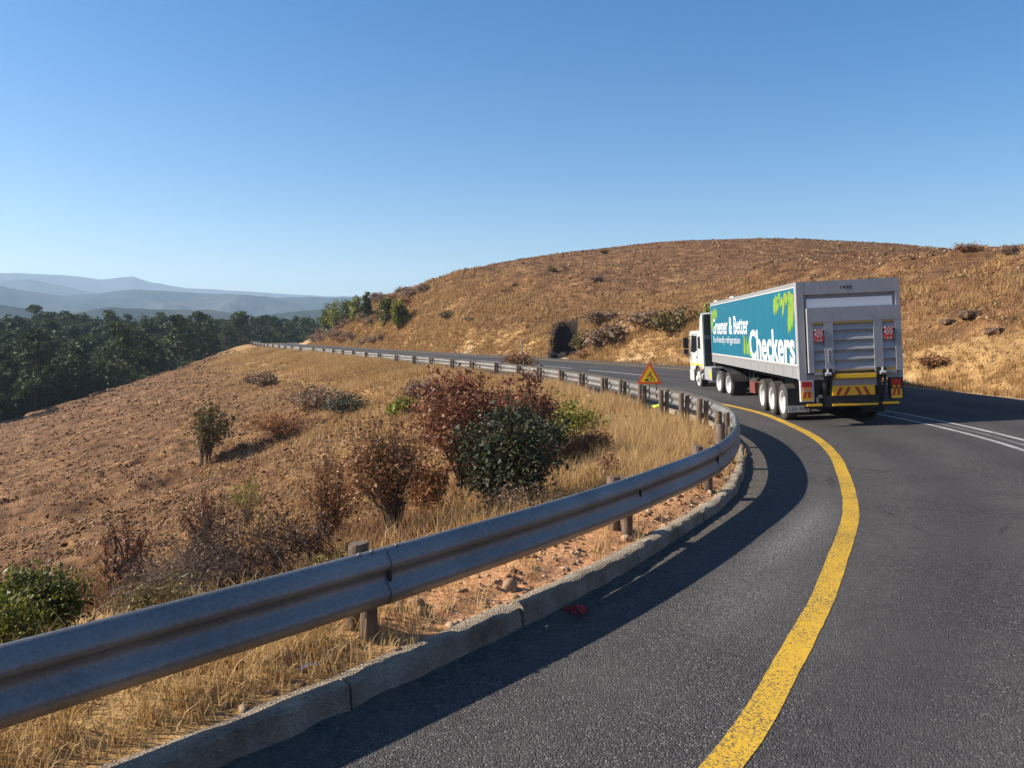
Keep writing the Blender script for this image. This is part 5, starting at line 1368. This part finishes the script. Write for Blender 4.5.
def f(bm): box(bm, -1.252, -1.238, 3.06, 5.36, 1.10, 1.17)
addt('yellow_stripe', f, M['yellow'], cab)
def f(bm):
    box(bm, -1.245, 1.245, 4.78, 5.52, 0.36, 0.855)
addt('bumper', f, M['white'], cab, bevel=0.06, smooth=True)
def f(bm):
    for s_ in (-1, 1):
        x = s_ * 1.46
        box(bm, x - 0.12, x + 0.12, 5.20, 5.32, 1.86, 2.36); box(bm, x - 0.11, x + 0.11, 5.21, 5.31, 1.58, 1.82)
        tube(bm, [(s_ * 1.2, 5.15, 2.40), (x, 5.26, 2.42), (x, 5.26, 1.55), (s_ * 1.2, 5.2, 1.55)], 0.022, 6)
addt('mirror', f, M['black'], cab, bevel=0.03)
def f(bm): box(bm, -1.24, -0.8, 3.45, 3.62, 0.80, 0.98)
addt('cab_step', f, M['silver'], cab)
def f(bm): box(bm, -1.23, -0.85, 4.72, 4.9, 0.40, 0.75)
addt('cab_step', f, M['silver'], cab)
def f(bm): box(bm, -1.262, -1.17, 3.30, 3.52, 0.93, 1.06)
addt('amber_marker', f, M['orlamp'], cab, bevel=0.02)
def f(bm):
    for k in range(3):
        x = -0.25 + 0.22 * k; pts = [(x, 2.95, 1.9), (x - 0.05, 2.7, 1.35), (x + 0.03, 2.35, 1.2), (x, 1.9, 1.45), (x, 1.8, 1.9)]
        tube(bm, pts, 0.022, 6)
addt('air_hose', f, M['redlamp'], smooth=True)

# ------------------------------------------------------------------ roadworks sign on its stand, this side of the rail
sx, sy = 4.18, 23.4
sz = float(height(sx, sy)[0])
sign = empty('roadworks_sign', (sx, sy, sz), (0, 0, math.radians(-6)), 'yellow triangular roadworks sign with red border standing behind the guardrail', 'road sign')
def tri(r_, cz): return [(-0.38 * r_, cz - 0.23 * r_), (0.38 * r_, cz - 0.23 * r_), (0, cz + 0.44 * r_)]
zc = 0.82 - sz + 0.22
M['signred'] = paint('orange_red_border', (0.78, 0.10, 0.025), 0.35, dirt=0.05)
M['signyel'] = paint('sign_yellow', (0.92, 0.54, 0.015), 0.35, dirt=0.04)
def rtri(r_, rad):
    P = [Vector(p) for p in tri(r_, 0)]; out = []
    for i in range(3):
        p, a, b = P[i], P[i - 1], P[(i + 1) % 3]
        da, db = (a - p).normalized(), (b - p).normalized()
        for t in np.linspace(0, 1, 5):
            q = p + da * rad * (1 - t) ** 2 * 1.0 + db * rad * t ** 2
            out.append((q.x, q.y + zc))
    return out
def f(bm): prism(bm, rtri(1.0, 0.07), 'y', -0.012, 0.0)
face = add('sign_plate', f, M['signred'], sign)
def f(bm): prism(bm, [(p[0], zc + 0.0 + (p[1] - zc)) for p in rtri(0.74, 0.04)], 'y', -0.0155, -0.0125)
add('sign_field', f, M['signyel'], face)
def f(bm):                                                          # the digging figure and its heap
    d0, d1 = -0.0185, -0.016
    Z = zc - 0.02
    prism(bm, [(-0.155, Z - 0.115), (-0.015, Z - 0.115), (-0.04, Z - 0.065), (-0.085, Z - 0.045), (-0.13, Z - 0.07)], 'y', d0, d1)
    prism(bm, [(0.022 + 0.024 * math.cos(a), Z + 0.145 + 0.024 * math.sin(a)) for a in np.linspace(0, 6.28, 10)[:-1]], 'y', d0, d1)
    for a, b, w_ in (((0.0, Z + 0.115), (0.055, Z + 0.02), 0.030), ((0.055, Z + 0.02), (0.025, Z - 0.055), 0.019), ((0.025, Z - 0.055), (0.035, Z - 0.12), 0.017), ((0.055, Z + 0.02), (0.105, Z - 0.045), 0.019),
                      ((0.105, Z - 0.045), (0.15, Z - 0.12), 0.017), ((0.0, Z + 0.10), (-0.045, Z + 0.03), 0.014), ((-0.06, Z + 0.055), (0.03, Z + 0.035), 0.010), ((-0.045, Z + 0.06), (-0.09, Z - 0.02), 0.012)):
        a, b = Vector(a), Vector(b); t = (b - a).normalized(); n_ = Vector((-t.y, t.x)) * w_ * 0.5
        prism(bm, [tuple(a + n_), tuple(b + n_ * 0.8), tuple(b - n_ * 0.8), tuple(a - n_)], 'y', d0, d1)
add('pictogram', f, M['ink'], face)
for x in (-0.22, 0.20):
    def f(bm): tube(bm, [(x, 0.02, zc - 0.20), (x * 1.15, -0.05, -0.2)], 0.016, 6)
    add('stand_leg', f, M['rust'], sign)
def f(bm): tube(bm, [(0, 0.02, zc + 0.1), (0.02, 0.34, -0.15)], 0.014, 6); tube(bm, [(-0.22, 0.02, zc - 0.18), (0.2, 0.02, zc - 0.18)], 0.012, 6)
add('stand_brace', f, M['rust'], sign)
# lime bag that weighs the stand
def f(bm):
    bmesh.ops.create_icosphere(bm, subdivisions=3, radius=0.10)
    for v in bm.verts:
        v.co.x *= 1.25; v.co.z *= 0.62
        k = 0.018 * math.sin(v.co.x * 40 + v.co.y * 23) + 0.012 * math.sin(v.co.y * 51 + v.co.z * 37); v.co += v.normal * k if v.normal.length else Vector()
bag = add('sandbag', f, paint('lime_cloth', (0.55, 0.72, 0.05), 0.7, dirt=0.1), None, smooth='all')
bx, by = sx + 0.16, sy - 0.42; bag.location = (bx, by, float(height(bx, by)[0]) + 0.16)
tag(bag, 'small lime green bag lying in the grass below the roadworks sign', 'sandbag')
# slim white marker post across the road
L = at(S_GULLY + 6.5); e_ = np.interp(S_GULLY + 6.5, ARC, CUR[:, 3]); q = L[0] + L[2] * (e_ + 0.9)
def f(bm):
    prism(bm, [(-0.06, 0.0), (0.06, 0.0), (0.06, 1.45), (0.0, 1.52), (-0.06, 1.50)], 'y', -0.02, 0.02)
mp_ = empty('marker_post', (q[0], q[1], float(height(q[0], q[1])[0]) - 0.1), (0, 0, 0.3), 'slim white marker post at the far road edge left of the black gully', 'marker post')
add('post', f, M['white'], mp_)
def f(bm): box(bm, -0.045, 0.045, -0.024, -0.0205, 1.18, 1.32)
add('reflector', f, M['redr'], mp_)

# black rock in the gully mouth
def rock_mat():
    n = N('black_rock'); p = n.pos()
    a = n.noise(p, 1.6, 6, 0.7); b = n.noise(p, 7, 6, 0.75)
    return n.bsdf(n.ramp(n.math('ADD', n.math('MULTIPLY', a, 0.5), n.math('MULTIPLY', b, 0.5)), [(0.38, (0.010, 0.008, 0.007)), (0.55, (0.034, 0.028, 0.023)), (0.70, (0.12, 0.09, 0.068))]), 0.85, normal=n.bump(b, 1.0, 0.12), spec=0.25)
M['blackrock'] = rock_mat()
def rock(name, loc, size, seed, mat, label, rz=0.0, cut=7, cat='rock'):
    bm = bmesh.new(); bmesh.ops.create_cube(bm, size=1.0)
    bmesh.ops.subdivide_edges(bm, edges=bm.edges, cuts=cut, use_grid_fill=True)
    P = np.array([v.co[:] for v in bm.verts])
    q = P * np.array(size)
    n1 = fbm(q[:, 0] * 1.1 + q[:, 2] * .7 + seed, q[:, 1] * 1.1 - q[:, 2] * .5, seed, 4); n2 = fbm(q[:, 0] * 3 + seed, q[:, 2] * 3 + q[:, 1] * 2, seed + 3, 3); n3 = fbm(q[:, 1] * 2 - q[:, 2], q[:, 0] * 2 + q[:, 2], seed + 9, 3)
    rnd_ = P / np.maximum(np.linalg.norm(P, axis=1), 1e-6)[:, None] * 0.62
    P2 = P * 0.62 + rnd_ * 0.38
    P2 = P2 * (1 + 0.42 * np.floor(n1 * 6)[:, None] / 6 + 0.20 * n2[:, None])
    P2[:, 0] += 0.10 * n3
    for v, c in zip(bm.verts, P2): v.co = c * np.array(size)
    o = bm_obj(name, bm, mat, None); o.location = loc; o.rotation_euler = (0, 0, rz)
    return tag(o, label, cat)
M['brownrock'] = N('brown_rock')
_p = M['brownrock'].pos(); _b = M['brownrock'].noise(_p, 5, 6, 0.75)
M['brownrock'] = M['brownrock'].bsdf(M['brownrock'].ramp(_b, [(0.35, (0.045, 0.030, 0.022)), (0.55, (0.15, 0.092, 0.06)), (0.75, (0.30, 0.20, 0.13))]), 0.9, normal=M['brownrock'].bump(_b, 0.9, 0.1), spec=0.2)
gz = float(height(GUL[0] + 0.6, GUL[1] + 0.5)[0])
for i, (dx, dy, sz_, lab) in enumerate([
    (0.25, 1.2, (0.7, 0.6, 0.5), 'black boulder at the left foot of the dark gully across the road'), (1.2, 1.6, (0.55, 0.6, 0.45), 'black boulder in the middle of the dark gully across the road'),
]):
    x_, y_ = GUL[0] + dx, GUL[1] + dy
    rock('boulder', (x_, y_, float(height(x_, y_)[0]) + sz_[2] * 0.25), sz_, 5 + i, M['blackrock'], lab, rz=i * 0.8, cut=8)
for i, (px, py, sz_, lab) in enumerate([
    (975, 314, (1.3, 0.8, 0.45), 'largest dark brown rock ledge on the bank right of the truck'),
    (996, 331, (1.0, 0.6, 0.35), 'dark brown rock ledge under the largest one at the right edge'),
    (948, 322, (0.7, 0.5, 0.3), 'small brown rock just right of the trailer')]):
    Lr = ground_at_pixel(px, py, 24, 250)
    if Lr is not None: rock('rock_ledge', (Lr[0], Lr[1], Lr[2] - sz_[2] * 0.05), (sz_[0], sz_[1], sz_[2] * 0.8), 20 + i, M['brownrock'], lab, rz=i * 0.7)
# litter by the kerb
p, t, nn = at(S0 + 4.05)
def f(bm):
    R = np.random.default_rng(3)
    for k in range(9):
        a = R.uniform(0, 6.28); c = Vector((R.uniform(-.10, .10), R.uniform(-.06, .06), 0.02))
        d = Vector((math.cos(a), math.sin(a), R.uniform(-.1, .5))) * R.uniform(0.05, 0.12); s_ = Vector((-math.sin(a), math.cos(a), 0)) * R.uniform(0.012, 0.04)
        vs = [bm.verts.new(c - s_), bm.verts.new(c + s_), bm.verts.new(c + d * 0.5 + s_ + Vector((0, 0, .03))), bm.verts.new(c + d), bm.verts.new(c + d * 0.5 - s_ + Vector((0, 0, .02)))]
        bm.faces.new(vs)
    bmesh.ops.solidify(bm, geom=bm.faces[:], thickness=0.003)
lit = add('litter', f, paint('red_cloth', (0.36, 0.02, 0.022), 0.7, dirt=0.2), None)
lit.location = (p[0] + nn[0] * 0.52, p[1] + nn[1] * 0.52, 0.004 + float(super_z(np.array(0.52), np.array(S0 + 4.05)))); tag(lit, 'crumpled red scrap of litter on the road against the kerb', 'litter')
p, t, nn = at(S0 + 1.75)
def f(bm):
    vs = [bm.verts.new(c) for c in ((-0.10, -0.02, 0.0), (0.0, -0.03, 0.02), (0.11, -0.015, 0.0), (0.10, 0.02, 0.012), (0.0, 0.025, 0.025), (-0.09, 0.02, 0.004))]
    bm.faces.new(vs); bmesh.ops.solidify(bm, geom=bm.faces[:], thickness=0.003)
lit = add('litter', f, paint('pale_blue_plastic', (0.35, 0.42, 0.72), 0.4, dirt=0.1), None)
lit.location = (p[0] - nn[0] * 0.02, p[1] - nn[1] * 0.02, 0.11); lit.scale = (0.6, 0.6, 0.6); lit.rotation_euler = (0, 0, 0.6); tag(lit, 'strip of pale blue plastic litter on the soil by the nearest post', 'litter')
